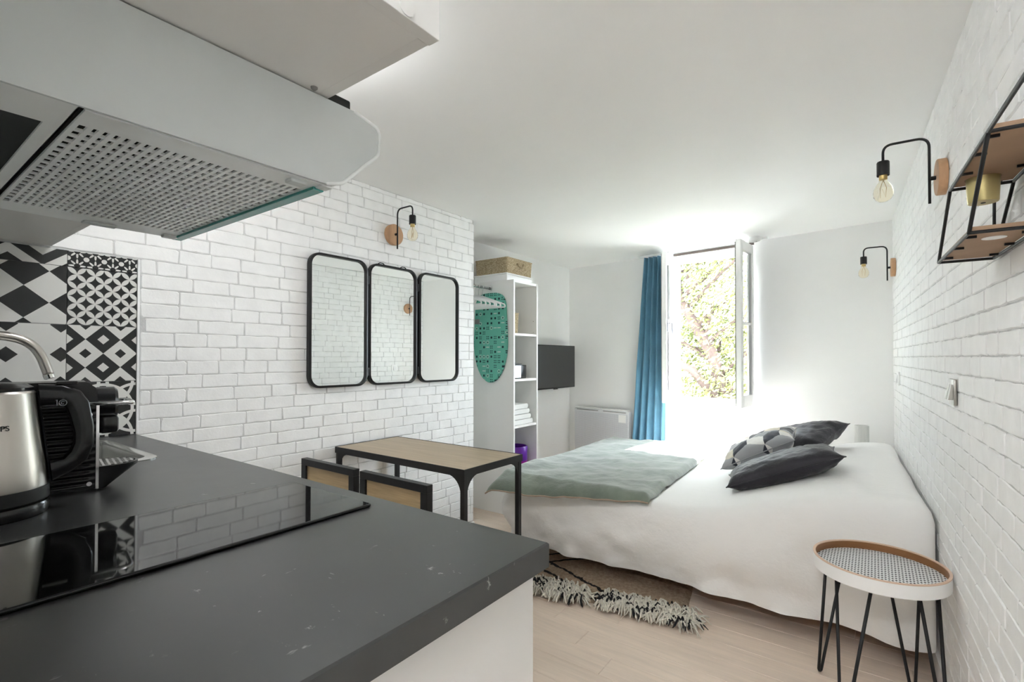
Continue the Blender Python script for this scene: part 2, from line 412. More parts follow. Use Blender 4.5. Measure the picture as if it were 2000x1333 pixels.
def brickwall(name, root_mat, u0, u1, z0, z1, place, parent, holes=(), vis=None):
    """bricks in (u,z) on a wall; place(u,z,d)->local point, d = distance proud of the wall"""
    rows = []; pitch = .0556; z = z0; k = 0; items = []
    while z < z1-.01:
        u = u0-random.random()*.15
        zt = min(z+pitch, z1)
        while u < u1:
            L = random.choice((.105, .12, .14, .165, .185, .2, .21))
            a, b = max(u, u0), min(u+L, u1)
            if b-a > .025 and not any(a < h[1] and b > h[0] and z < h[3] and zt > h[2] for h in holes):
                items.append((a, b, z, zt))
            elif b-a > .025:
                for h in holes:
                    if a < h[1] and b > h[0] and z < h[3] and zt > h[2]:
                        if h[1] < b-.02: items.append((max(a, h[1]), b, z, zt))
            u += L
        z += pitch; k += 1
    items.sort(key=lambda q: vis((q[0]+q[1])/2, (q[2]+q[3])/2))
    rest = MB()
    for n, (a, b, c, d) in enumerate(items):
        g = .0014; j = lambda s=.0018: random.uniform(-s, s)
        a2, b2, c2, d2 = a+g, b-g, c+g, d-g; ch = random.uniform(.0015, .0055)
        def ring(ins):
            cc = ch
            pts = []
            nlong = 4
            for q in range(nlong+1): pts.append((a2+ins+cc+(b2-a2-2*ins-2*cc)*q/nlong, c2+ins))
            pts += [(b2-ins, c2+ins+cc), (b2-ins, d2-ins-cc)]
            for q in range(nlong, -1, -1): pts.append((a2+ins+cc+(b2-a2-2*ins-2*cc)*q/nlong, d2-ins))
            pts += [(a2+ins, d2-ins-cc), (a2+ins, c2+ins+cc)]
            return pts
        o1, o2 = ring(0), ring(.0026); jj = [(j(), j()) for _ in o1]; m = len(o1); pr = random.uniform(.0022, .0042)
        vs = [place(p[0]+q[0], p[1]+q[1], 0) for p, q in zip(o1, jj)]+[place(p[0]+q[0], p[1]+q[1], pr) for p, q in zip(o2, jj)]
        fs = [(i, (i+1) % m, m+(i+1) % m, m+i) for i in range(m)]+[tuple(range(m, 2*m))]
        if n < 300:
            me = bpy.data.meshes.new('brick'); me.from_pydata(vs, [], fs); me.materials.append(MT['brick'])
            o = bpy.data.objects.new('brick', me); COL.objects.link(o); o.parent = parent
        else: rest.add(vs, fs)
    if rest.v: 
        o = rest.build('brick_courses', MT['brick'], parent); o['kind'] = 'stuff'
def flip_check(): pass

# left wall: brick paper plus the tiled kitchen corner
wl = struct('wall_left', MB().box((-T, YK-.1, 0), (0, YL, H)), MT['mortar'])
brickwall('l', None, YK, YL, 0.07, H-.001, lambda u, z, d: (d, u, z), wl, holes=[(YK-1, .012, .85, 1.568), (YK-1, -.02, 0, .92)],
          vis=lambda u, z: (u-.75)**2*.5+(z-1.35)**2 if u > .0 else 9)
# right wall
wr_root = MB(); d = Vector((-RN.y, RN.x, 0))
def rwall(u, z, dd): p = onright(u, z, dd); return tuple(p)
y0, y1 = YB, 3.66
P = [onright(y0, 0), onright(y1, 0), onright(y1, 0)+RN*T, onright(y0, 0)+RN*T]
wr_root.prism([(p.x, p.y) for p in P], 0, H, 'z')
wr = struct('wall_right', wr_root, MT['mortar'])
brickwall('r', None, -.1, 3.64, .09, H-.001, rwall, wr, vis=lambda u, z: (u-1.5)**2*.55+(z-1.15)**2)
struct('wall_nook', MB().box((-.4-T, YL-.06, 0), (-.4, 4.05, H)), MT['plaster'])
struct('wall_nook_return', MB().box((-.4, YL-.10, 0), (-.122, YL-.02, H)), MT['plaster'])
struct('wall_back', MB().box((1.75, YB-T, 0), (2.75, YB, H)), MT['plaster'])
struct('wall_kitchen', MB().box((-T, YK-T, 0), (1.86, YK, H)), MT['plaster'])
struct('wall_hall', MB().box((1.74, YB, 0), (1.86, YK-T, H)), MT['plaster'])
# far wall with the window opening (local u along the wall)
U0, U1, Z0, Z1, TH = 1.128, 1.872, .79, 2.118, .26
def fbox(mb, u0, u1, o0, o1, z0, z1, bev=0):
    b = MB().box((u0, o0, z0), (u1, o1, z1), bev)
    return mb.add([FB+FX*p[0]+FN*p[1]+Vector((0, 0, p[2])) for p in b.v], b.f)
wf = MB()
for a in ((-.2, U0, 0, H), (U1, FLEN+.16, 0, H), (U0, U1, 0, Z0), (U0, U1, Z1, H)): fbox(wf, a[0], a[1], 0, TH, a[2], a[3])
struct('wall_far', wf, MT['plaster'])
# baseboards
bb = MB(); q = [onright(-.6, 0), onright(3.64, 0), onright(3.64, 0, .014), onright(-.6, 0, .014)]
bb.prism([(p.x, p.y) for p in q], 0, .085, 'z'); struct('baseboard_right', bb, MT['white'])
struct('baseboard_left', MB().box((0, .02, 0), (.013, YL, .065), .002), MT['white'])
fb = MB(); fbox(fb, .02, FLEN-.02, -.013, -.0005, 0, .07, .002); struct('baseboard_far', fb, MT['white'])

# ------------------------------------------------------------------ window
fbl = lambda u0, u1, o0, o1, z0, z1, bev=.003: fbox(MB(), u0, u1, o0, o1, z0, z1, bev)
win = struct('window_1', MB().add([], []), MT['white']) if False else None
wfm = MB(); fo = .07
for a in ((U0, U0+.045, Z0, Z1), (U1-.045, U1, Z0, Z1), (U0+.045, U1-.045, Z1-.055, Z1), (U0+.045, U1-.045, Z0, Z0+.05)):
    fbox(wfm, a[0], a[1], fo, fo+.06, a[2], a[3], .004)
win = struct('window_1', wfm, MT['white'])
s = MB(); fbox(s, U0-.0, U1+.0, -.03, .069, Z0-.0, Z0+.018, .004); s.build('window_sill', MT['white'], win)
s = MB(); fbox(s, U0, U1, .131, .29, Z0-.01, Z0+.012, .003); s.build('outer_sill', MT['slate'], win)
s = MB(); fbox(s, U0+.06, U1, -.02, .0, Z1+.003, Z1+.022, .002); s.build('lintel_strip', MT['lintel'], win)
def casement(hu, hinge_off, ang, sgn, w=.335, name='casement'):
    # local: x from the hinge along the leaf, y thickness, z up
    def L(mb):
        c, s_ = math.cos(ang), math.sin(ang)
        o = FB+FX*hu+FN*hinge_off
        m = Matrix(((c, -s_, 0, 0), (s_, c, 0, 0), (0, 0, 1, 0), (0, 0, 0, 1)))
        B = Matrix(((FX.x, FN.x, 0, o.x), (FX.y, FN.y, 0, o.y), (0, 0, 1, 0), (0, 0, 0, 1)))
        return mb.xf(B @ m)
    z0, z1 = Z0+.022, Z1-.012; t = .02; f = MB(); st = .055
    f.box((0, -t, z0), (st, t, z1), .004); f.box((w-st, -t, z0), (w, t, z1), .004)
    f.box((st, -t, z0), (w-st, t, z0+.09), .004); f.box((st, -t, z1-.075), (w-st, t, z1), .004)
    fo = L(f).build(name, MT['white'], win)
    zz = [z0+.09+(z1-.075-z0-.09)*k/2 for k in range(3)]
    L(MB().box((st, -.012, zz[1]-.011), (w-st, .012, zz[1]+.011), .003)).build('glazing_bar', MT['white'], fo)
    for k in range(2):
        L(MB().box((st-.005, -.003, zz[k]), (w-st+.005, .003, zz[k+1]))).build('pane', MT['glass'], fo)
    L(MB().box((w-.014, -t-.004, z0+.02), (w+.002, -t, z1-.02))).build('gasket', MT['grey'], fo)
    for zc in (z0+.12, (z0+z1)/2+.12, z1-.12):
        L(MB().tube([(0, 0, zc-.03), (0, 0, zc+.03)], .009, 8)).build('hinge', MT['silver'], fo)
    return fo, L
casement(U1-.012, -.035, pi+R(92), 1)
c1, Lf = casement(U0+.022, -.035, -R(71), -1)
Lf(MB().box((.29, .02, 1.42), (.315, .032, 1.52), .003).tube([(.302, .03, 1.49), (.302, .06, 1.49), (.302, .065, 1.40)], .007, 8)).build('window_handle', MT['silver'], c1)

# ------------------------------------------------------------------ outside
struct('ground_outside', MB().box((-30, 4.6, -3.2), (25, 60, -3.0)), MT['yard'])
def facade():
    t = thing('apartment_building', 'pale rendered courtyard building behind the tree outside the window', 'building', (-3, 17, -3))
    MB().box((-8, 0, 0), (8, 5, 12)).build('wall', MT['facade'], t)
    MB().box((-8.2, -.3, 12), (8.2, 5.2, 12.4), .05).build('cornice', MT['facade'], t)
    MB().prism([(-.2, 12.4), (1.4, 14.6), (5, 14.6), (5, 12.4)], -8.1, 8.1, 'x').build('roof', MT['slate'], t)
    for i in range(7):
        for j in range(4):
            x, z = -6.6+i*2.1, 1.2+j*2.8
            w = MB().box((x, -.05, z), (x+1, -.003, z+1.7)).build('window', MT['white'], t)
            for k in range(2): MB().box((x+.08+k*.46, -.065, z+.08), (x+.46+k*.46, -.052, z+1.62)).build('pane', MT['windark'], w)
            MB().box((x-.1, -.14, z-.1), (x+1.1, -.003, z), .01).build('sill', MT['facade'], w)
facade()
def tree():
    t = thing('courtyard_tree', 'yellow-green leafy tree filling the view through the open window', 'tree', (.4, 8.0, -3))
    tr = MB(); tr.tube([(0, 0, -.02), (.05, 0, 1.5), (-.1, .1, 3), (-.35, .1, 4.2), (-.9, .15, 5.2), (-1.2, .2, 6.6)], [.17, .15, .13, .10, .08, .03], 10)
    tk = tr.build('trunk', MT['bark'], t, 180)
    rng = random.Random(3); tips = []
    for i in range(34):
        z = rng.uniform(2.3, 6.2); a = rng.uniform(0, 2*pi); l = rng.uniform(.8, 2.0)
        b = Vector((-.12-(max(0, z-3.6))*.4, .1, z)); e = b+Vector((math.cos(a)*l, math.sin(a)*l*.7, rng.uniform(.1, .9)))
        mid = (b+e)/2+Vector((rng.uniform(-.2, .2), rng.uniform(-.2, .2), rng.uniform(-.1, .25)))
        MB().tube([b, mid, e], [.04, .025, .01], 6).build('branch', MT['bark'], t, 180)
        tips += [mid, e, (mid+e)/2, b.lerp(mid, .6)]
    MB().tube([(-.1, .0, 3.3), (-.6, -.3, 4.0), (-1.15, -.4, 4.25), (-1.9, -.4, 4.75)], [.085, .07, .055, .02], 8).build('branch', MT['bark'], t, 180)
    lf = MB()
    for k in range(22000):
        c = rng.choice(tips)+Vector((rng.gauss(0, .34), rng.gauss(0, .3), rng.gauss(0, .34)))
        s = rng.uniform(.025, .06); n = Vector((rng.gauss(0, 1), rng.gauss(0, 1), rng.gauss(0, 1))).normalized(); o = n.orthogonal().normalized(); q = n.cross(o)
        lf.add([c-o*s, c-q*s*.45+n*s*.15, c+o*s, c+q*s*.45+n*s*.15], [(0, 1, 2), (0, 2, 3)])
    lf.build('foliage', MT['leaf'], t, kind='stuff')
tree()
def parasol(x, y, lab):
    t = thing('parasol', lab, 'parasol', (x, y, -3), 0, 'red parasols in the courtyard')
    MB().tube([(0, 0, 0), (0, 0, 2.9)], .025, 8).build('pole', MT['white'], t)
    MB().lathe([(1.5, 2.45), (1.52, 2.55), (.05, 3.1), (0, 3.12)], n=8).build('canopy', MT['redcloth'], t)
    MB().lathe([(.3, 0), (.3, .06), (.05, .09), (0, .09)], n=16).build('base', MT['grey'], t)
parasol(-.8, 11.6, 'red courtyard parasol at the right of the window view')
parasol(-4.3, 13.0, 'red courtyard parasol at the left of the window view')
def shed():
    t = thing('courtyard_shed', 'low shed with dark sloping roof seen low through window', 'shed', (-.9, 13.9, -3))
    MB().box((-1.2, 0, 0), (1.2, 1.8, 3.0)).build('wall', MT['facade'], t)
    MB().prism([(-.2, 3.0), (2, 3.5), (2, 3.58), (-.2, 3.1)], -1.35, 1.35, 'x').build('roof', MT['slate'], t)
shed()

# ------------------------------------------------------------------ kitchen
CT, L0 = .91, 1.834
ct = MB(); ct_o = None
def countertop():
    # slab with a sink cut-out: four bevelled strips would show seams, so one ring mesh
    z0, z1 = CT-.038, CT; ox0, ox1, oy0, oy1 = .003, L0, YK+.002, 0.0; ix0, ix1, iy0, iy1 = .12, .60, -.50, -.125; b = .0025
    vs = []
    def rect(x0, x1, y0, y1, z): return [(x0, y0, z), (x1, y0, z), (x1, y1, z), (x0, y1, z)]
    vs += rect(ox0, ox1, oy0, oy1, z0)+rect(ox0, ox1, oy0, oy1, z1-b)+rect(ox0+b, ox1-b, oy0+b, oy1-b, z1)+rect(ix0, ix1, iy0, iy1, z1)+rect(ix0, ix1, iy0, iy1, z0)
    fs = []
    for k in range(4):
        for i in range(4): fs.append((k*4+i, k*4+(i+1) % 4, k*4+4+(i+1) % 4, k*4+4+i))
    for i in range(4): fs.append((16+i, 16+(i+1) % 4, (i+1) % 4, i))
    o = MB().add(vs, fs).build('countertop', MT['counter'])
    tag(o, 'black speckled stone-look kitchen worktop with scratches', 'worktop')
countertop()
def base_cab(x0, x1, lab, end=False):
    t = thing('base_cabinet', lab, 'cabinet', (x0, YK+.003, 0), 0, 'base cabinets under the worktop'); w = x1-x0-.002; D = .585; h = CT-.038-.001; p = .018
    MB().box((0, 0, .1), (p, D, h)).build('side_panel', MT['cab'], t)
    MB().box((w-p, 0, 0 if end else .1), (w, D+(.019 if end else 0), h), .001).build('side_panel', MT['cab'], t)
    MB().box((p, 0, .1), (w-p, D, .118)).build('bottom_panel', MT['cab'], t)
    MB().box((p, 0, .118), (w-p, .008, h)).build('back_panel', MT['cab'], t)
    MB().box((p, D-.06, 0), (w-p, D-.045, .1)).build('plinth', MT['cab'], t)
    dr = MB().box((.002, D+.001, .11), (w-(p if end else 0)-.002, D+.019, h-.004), .0015).build('door', MT['cab'], t)
    MB().tube(arcpath([(w*.2, D+.019, h-.06), (w*.2, D+.045, h-.06), (w*.8, D+.045, h-.06), (w*.8, D+.019, h-.06)], .01), .005, 8).build('handle', MT['chrome'], dr)
base_cab(.004, .61, 'white base cabinet under the sink, beside the brick wall')
base_cab(.61, 1.215, 'white base cabinet in the middle, under the kettle')
base_cab(1.215, 1.815, 'white base cabinet at the free end of the worktop', True)
def wall_cab(x0, x1, lab, z0=1.572):
    t = thing('wall_cabinet', lab, 'cabinet', (x0, YK+.003, z0), 0, 'wall cabinets above the worktop'); w = x1-x0-.0015; D = .358; h = .572; p = .017
    MB().box((0, 0, 0), (p, D, h), .0008).build('side_panel', MT['cab'], t); MB().box((w-p, 0, 0), (w, D+.018, h), .0008).build('side_panel', MT['cab'], t)
    MB().box((p+.0006, 0, 0.001), (w-p-.0006, D, .018)).build('bottom_panel', MT['cab'], t); MB().box((p+.0006, 0, h-.018), (w-p-.0006, D, h)).build('top_panel', MT['cab'], t)
    MB().box((p+.0006, 0, .019), (w-p-.0006, .006, h-.019)).build('back_panel', MT['cab'], t)
    dr = MB().box((.002, D+.0008, .002), (w-p-.002, D+.0185, h-.002), .001).build('door', MT['cab'], t)
    MB().box((w*.3, D+.0185, .012), (w*.6, D+.03, .022), .002).build('handle', MT['chrome'], dr)
    return t, w
wall_cab(.003, .61, 'white wall cabinet above the patterned tiles, next to brick wall')
wall_cab(.61, 1.215, 'white wall cabinet above the left half of the cooker hood')
t, w = wall_cab(1.215, L0, 'white wall cabinet nearest the camera, at the end above hood')
MB().lathe([(0, .0), (.011, 0), (.011, .0012), (0, .0016)], (w+.0002, .325, .012), 20, 'x').build('hinge_cap', MT['cab'], t)
for dx, dy in ((.405, .376),):
    MB().lathe([(0, -.0045), (.0022, -.004), (.0045, -.002), (.005, 0), (0, .0)], (dx, dy-.03, .0008), 10).build('screw_head', MT['grey'], t)

def hood():
    x0, x1, zb, zt = 1.066, 1.612, 1.447, 1.5705; yb = YK+.004
    t = thing('cooker_hood', 'grey cooker hood with perforated metal filter and green glass edge', 'cooker hood', (x0, yb, zb))
    w = x1-x0; F = lambda y: y-yb
    prof = [(0, 0), (F(-.246), 0), (F(-.220), .008), (F(-.155), .071), (F(-.152), .106), (F(-.158), .114), (F(-.20), zt-zb), (0, zt-zb)]
    side = MB().prism(prof, w-.004, w, 'x'); side.build('side_panel', MT['hood'], t, 30)
    MB().prism(prof, 0, .004, 'x').build('side_panel', MT['hood'], t, 30)
    # rim strip along the right-hand profile
    rim = [(w-.0005, a, b) for a, b in prof[1:7]]
    MB().tube(arcpath(rim, .006, 4), .0028, 8).build('edge_trim', MT['hoodmetal'], t, 180)
    # shell (top, front)
    sh = MB(); pr = [(a, b) for a, b in prof]
    sh.box((.0045, .001, zt-zb-.003), (w-.0045, F(-.20), zt-zb))
    n = len(pr)
    for i in range(1, 6):
        (a, b), (c, e) = pr[i], pr[i+1]
        sh.add([(.0045, a, b), (w-.0045, a, b), (w-.0045, c, e), (.0045, c, e), (.0045, a-.003, b+.003), (w-.0045, a-.003, b+.003), (w-.0045, c-.003, e-.001), (.0045, c-.003, e-.001)],
               [(0, 1, 2, 3), (7, 6, 5, 4), (0, 4, 5, 1), (3, 2, 6, 7)])
    sh.box((.0045, 0, .0), (w-.0045, .003, zt-zb-.003)); sh.build('shell', MT['hoodmetal'], t)
    MB().box((.006, F(-.253), -.005), (w-.022, F(-.236), .001), .001).build('glass_visor', MT['teal'], t)
    MB().box((w-.024, F(-.250), -.003), (w-.0045, F(-.232), .003), .002).build('corner_cap', MT['hoodmetal'], t)
    # underside frame and lamp bay
    yf = F(-.516)
    fr_ = MB(); fr_.box((.004, 0.003, 0), (w-.004, .02, .004)); fr_.box((.004, .02, 0), (.05, yf-.016, .004)); fr_.box((w-.075, .02, 0), (w-.004, yf-.016, .004)); fr_.box((.004, yf-.016, 0), (w-.004, yf-.003, .004))
    fr_.build('underside_panel', MT['hoodmetal'], t)
    MB().box((.05, .02, .003), (w-.075, yf-.016, .0045)).build('lamp_cover', MT['dark'], t)
    # perforated filter: plate with real square holes
    gx0, gx1, gy0, gy1 = .070, w-.050, F(-.508), F(-.256); nx, ny = 20, 26
    fp = MB(); zf0, zf1 = -.001, .002
    fp.box((.006, yf+.003, zf0), (w-.006, gy0, zf1)); fp.box((.006, gy1, zf0), (w-.006, F(-.247), zf1)); fp.box((.006, gy0, zf0), (gx0, gy1, zf1)); fp.box((gx1, gy0, zf0), (w-.006, gy1, zf1))
    px, py = (gx1-gx0)/nx, (gy1-gy0)/ny
    for j in range(1, ny): fp.box((gx0, gy0+j*py-py*.26, zf0), (gx1, gy0+j*py+py*.26, zf1))
    for i in range(1, nx):
        fp.box((gx0+i*px-px*.16, gy0, zf0+.0003), (gx0+i*px+px*.16, gy1, zf1-.0003))
    f = fp.build('filter', MT['hoodmetal'], t)
    MB().box((.01, yf+.003, .006), (w-.01, F(-.25), .008)).build('filter_backing', MT['dark'], f)
    MB().box((w-.03, F(-.292), -.006), (w-.012, F(-.268), .0), .002).build('filter_latch', MT['hood'], f)
    MB().box((.012, F(-.275), -.006), (.03, F(-.25), .0), .002).build('filter_latch', MT['hood'], f)
    MB().box((.012, F(-.40), -.005), (.03, F(-.35), .0), .002).build('filter_latch', MT['hood'], f)
    # bracket between hood and cabinet
    MB().box((w-.06, F(-.238), zt-zb-.006), (w-.008, F(-.200), zt-zb+.018), .003).build('bracket', MT['dark'], t)
hood()

def cooktop():
    t = thing('cooktop', 'glossy black glass cooktop set in the dark worktop', 'cooktop', (1.185, -.56, CT+.0005))
    w, d = .275, .51
    MB().prism([(a+w/2, b+d/2) for a, b in rrect(w, d, .006, 4)], 0, .006, 'z').build('glass_top', MT['cook'], t, 30)
    ring = [(a+w/2, b+d/2, .003) for a, b in rrect(w+.001, d+.001, .006, 4)]
    MB().tube(ring, .0032, 8, closed=True).build('trim', MT['blackp'], t, 180)
cooktop()
def sink():
    t = thing('sink', 'stainless steel inset kitchen sink below the patterned tiles', 'sink', (.36, -.3125, CT))
    w, d = .505, .40; rings = []
    for (dw, dd, r, z) in ((0, 0, .05, .0), (0, 0, .05, .003), (.004, .004, .048, .0045), (.05, .05, .04, .004), (.056, .056, .04, .0), (.07, .07, .05, -.14), (.16, .16, .05, -.155)):
        rings.append([(a, b, z) for a, b in rrect(w-dw, d-dd, r, 6)])
    vs = sum(rings, []); m = len(rings[0]); fs = [(k*m+i, k*m+(i+1) % m, (k+1)*m+(i+1) % m, (k+1)*m+i) for k in range(len(rings)-1) for i in range(m)]+[tuple((len(rings)-1)*m+i for i in range(m))]
    MB().add(vs, fs).build('basin', MT['sinksteel'], t, 40)
    MB().lathe([(0, -.153), (.03, -.153), (.032, -.151), (.0, -.149)], n=20).build('drain', MT['chrome'], t, 40)
sink()
def faucet():
    t = thing('faucet', 'brushed steel gooseneck faucet curving over the sink', 'faucet', (.33, -.555, CT))
    MB().lathe([(.026, 0), (.026, .01), (.02, .014), (.02, .07), (.018, .075), (0, .075)], n=24).build('base', MT['steel'], t, 40)
    R0 = .13; pts = [(0, 0, .07), (0, 0, .24), (0, .012, .295), (0, .05, .335), (0, .10, .347), (0, .165, .345), (0, .205, .33), (0, .232, .298), (0, .252, .238)]
    # smooth with Catmull-Rom
    P_ = [Vector(p) for p in pts]; out = []
    for i in range(len(P_)-1):
        p0, p1, p2, p3 = P_[max(i-1, 0)], P_[i], P_[i+1], P_[min(i+2, len(P_)-1)]
        for k in range(6):
            s_ = k/6; out.append(.5*((2*p1)+(p2-p0)*s_+(2*p0-5*p1+4*p2-p3)*s_*s_+(3*p1-p0-3*p2+p3)*s_**3))
    out.append(P_[-1])
    MB().tube(out, .0125, 16).build('spout', MT['steel'], t, 180)
    MB().lathe([(.0105, -.002), (.0128, 0), (.0128, .012), (.0105, .012)], n=16).xf(Matrix.Translation((0, .2545, .228)) @ Matrix.Rotation(R(18), 4, 'X')).build('aerator', MT['chrome'], t, 40)
    MB().tube([(.018, 0, .045), (.05, 0, .05), (.10, 0, .075)], [.008, .006, .005], 10).build('lever', MT['steel'], t, 180)
faucet()
def textmesh(body, size, ext=.0004):
    c = bpy.data.curves.new('txt', 'FONT'); c.body = body; c.size = size; c.extrude = ext; c.align_x = 'CENTER'; c.align_y = 'CENTER'; c.offset = size*.012
    o = bpy.data.objects.new('txt', c); COL.objects.link(o); dg = bpy.context.evaluated_depsgraph_get()
    me = o.evaluated_get(dg).to_mesh(); vs = [v.co.copy() for v in me.vertices]; fs = [tuple(p.vertices) for p in me.polygons]
    o.evaluated_get(dg).to_mesh_clear(); bpy.data.objects.remove(o); bpy.data.curves.remove(c)
    return vs, fs
def kettle():
    t = thing('electric_kettle', 'brushed steel electric kettle with black handle and base', 'kettle', (.958, -.500, CT), R(83))   # +x local = handle side
    MB().lathe([(.0, 0), (.083, 0), (.085, .004), (.085, .018), (.083, .022), (.0, .022)], n=48).build('power_base', MT['blackp'], t, 40)
    MB().lathe([(.080, .0225), (.084, .027), (.084, .045), (.083, .0495), (0, .0495)], n=48).build('foot_ring', MT['blackm'], t, 40)
    body = [(.0, .05), (.082, .05), (.0825, .055), (.080, .09), (.075, .13), (.070, .17), (.066, .205), (.064, .222), (.060, .2255), (0, .2255)]
    MB().lathe(body, n=64).build('body', MT['steel'], t, 40)
    MB().lathe([(0, .226), (.06, .226), (.0605, .232), (.05, .239), (.0, .241)], n=48).build('lid', MT['blackp'], t, 40)
    MB().tube([(-.05, 0, .212), (-.072, 0, .219), (-.086, 0, .226)], [.028, .02, .012], 14).build('spout', MT['steel'], t, 180)
    # back strip and handle
    st = MB()
    def strip(u, v):
        z = .052+.172*u; rr = .083-.0195*u; a = (v-.5)*.62
        return ((rr+.004)*math.cos(a), (rr+.004)*math.sin(a), z)
    st.grid(strip, 16, 8); st.build('handle_mount', MT['blackp'], t, 180)
    out = [(.066, .236), (.10, .234), (.126, .222), (.139, .20), (.147, .15), (.147, .115), (.137, .085), (.114, .066), (.087, .052)]
    inn = [(.069, .195), (.096, .198), (.106, .188), (.111, .17), (.117, .14), (.117, .12), (.112, .105), (.103, .092), (.083, .09)]
    poly = out+inn[::-1]; hb = MB(); n = len(out); wd = .015
    rings = []
    for s_, ins in ((-wd, .004), (-wd*.75, 0), (wd*.75, 0), (wd, .004)):
        pts = []
        for i in range(n):
            o_, q = Vector(out[i]), Vector(inn[i]); dd = (q-o_).normalized()*ins
            pts.append(((o_+dd).x, s_, (o_+dd).y))
        for i in range(n-1, -1, -1):
            o_, q = Vector(out[i]), Vector(inn[i]); dd = (o_-q).normalized()*ins
            pts.append(((q+dd).x, s_, (q+dd).y))
        rings.append(pts)
    m = 2*n; vs = sum(rings, []); fs = [(k*m+i, k*m+(i+1) % m, (k+1)*m+(i+1) % m, (k+1)*m+i) for k in range(3) for i in range(m)]
    for k, rev in ((0, True), (3, False)):
        for i in range(n-1): fs.append((k*m+i, k*m+i+1, k*m+m-2-i, k*m+m-1-i))
    hb.add(vs, fs); hd = hb.build('handle', MT['blackp'], t, 50)
    MB().box((.09, -.012, .2345), (.122, .012, .2405), .002).build('lid_button', MT['blackp'], hd)
    # emblem on the handle's flank (faces the camera: local -y)
    em = MB(); c0 = (.100, -wd-.0006, .2)
    em.tube([(c0[0]+.0055*math.cos(a*pi/10), c0[1], c0[2]+.0055*math.sin(a*pi/10)) for a in range(20)], .0007, 6, closed=True)
    em.tube([(c0[0]+.0026*math.cos(a*pi/8+.6), c0[1], c0[2]+.0026*math.sin(a*pi/8+.6)) for a in range(13)], .0007, 6)
    em.tube([(c0[0]-.0105, c0[1], c0[2]+.005), (c0[0]-.0085, c0[1], c0[2]+.006), (c0[0]-.0085, c0[1], c0[2]-.005)], .0008, 6)
    em.build('emblem', MT['silver'], hd)
    vs, fs = textmesh('PHILIPS', .0125)
    out_ = []
    z_c, a_c = .163, -1.46
    for v in vs:
        a = a_c+v.x/.073+0.0; rr = .0728-(v.y)*.13*1.0+.0004+v.z
        out_.append((rr*math.cos(a), rr*math.sin(a), z_c+v.y))
    MB().add(out_, fs).build('lettering', MT['blackm'], t)
kettle()
def coffee():
    t = thing('coffee_machine', 'black capsule coffee machine with ribbed sides and drip tray', 'coffee machine', (.845, -.318, CT), -R(10))
    # local: +y = front, x = width
    hw = .055; back = -.215
    prof = [(back, .006), (-.0, .006), (-.0, .19), (-.004, .222), (-.02, .235), (back+.03, .235), (back, .215)]
    MB().prism(prof, -hw+.006, hw-.006, 'x').build('body', MT['blackp'], t, 35)
    for sx in (-1, 1):
        pn = MB(); x0 = sx*(hw-.0055); N = 60
        def pan(u, v):
            z = .008+.18*u; rib = .0022*math.sin(u*2*pi*13); e = min(u, 1-u, v, 1-v)
            return (x0+sx*(.004+(rib if .04 < u < .96 and .06 < v < .93 else 0)), back+(-back)*v, z)
        pn.grid(pan, 120, 24)
        p_ = pn.build('ribbed_side_panel', MT['blackp'], t, 40)
        MB().box((x0, -.0035, .006), (x0+sx*.007, .0015, .19)).build('chrome_edge', MT['chrome'], p_)
        for z in (.018, .165):
            MB().lathe([(0, 0), (.0052, 0), (.0045, .003), (.0025, .003), (.0022, .0015), (0, .0015)], (x0+sx*.004, -.014, z), 14, 'x').xf(Matrix.Identity(4)).build('screw', MT['chrome'], p_)
    # brew head and spout
    MB().lathe([(0, 0), (.036, 0), (.036, .030), (.030, .036), (0, .036)], (0, 0, .185), 24, 'y').xf(Matrix.Scale(1, 4)).build('brew_head', MT['blackp'], t, 40)
    MB().box((-.024, .002, .118), (.024, .038, .158), .008).build('spout', MT['blackp'], t, 40)
    lv = MB().tube(arcpath([(-hw+.004, -.10, .19), (-hw-.002, .06, .187), (hw+.002, .06, .187), (hw-.004, -.10, .19)], .02), .0045, 10); lv.build('lever', MT['chrome'], t, 180)
    # drip tray: rounded boat
    dt = MB(); n = 20; top = [(-hw, 0), (hw, 0)]
    def outl(sc, fwd): return [(hw*sc*math.cos(pi*k/n), .0+(fwd)*math.sin(pi*k/n)**.75) for k in range(n+1)]
    a = outl(1.0, .075); b = outl(.96, .02)
    vs = [(x, y, .052) for x, y in a]+[(x, y, .045) for x, y in a]+[(x, y, .004) for x, y in b]+[(x*.9, y*.93, .052) for x, y in a]+[(x*.9, y*.93, .046) for x, y in a]
    m = n+1; fs = []
    for k0, k1 in ((1, 0), (2, 1), (0, 3), (3, 4)):
        for i in range(m): fs.append((k0*m+i, k0*m+(i+1) % m, k1*m+(i+1) % m, k1*m+i))
    fs += [tuple(2*m+i for i in range(m)), tuple(4*m+i for i in range(m))]
    d_ = dt.add(vs, fs).build('drip_tray', MT['blackp'], t, 40)
    gr = MB()
    for i in range(-5, 6):
        x = i*.0095; yy = .068*max(0, 1-(x/(hw*.9))**2)**.5
        if yy > .01: gr.box((x-.0021, .003, .047), (x+.0021, yy, .0525))
    for j in range(1, 10):
        y = j*.0105
        if y < .066:
            xx = hw*.9*max(0, 1-(y/.068)**2)**.5; gr.box((-xx, y-.0021, .0474), (xx, y+.0021, .0521))
    gr.build('grid', MT['chrome'], d_)
coffee()
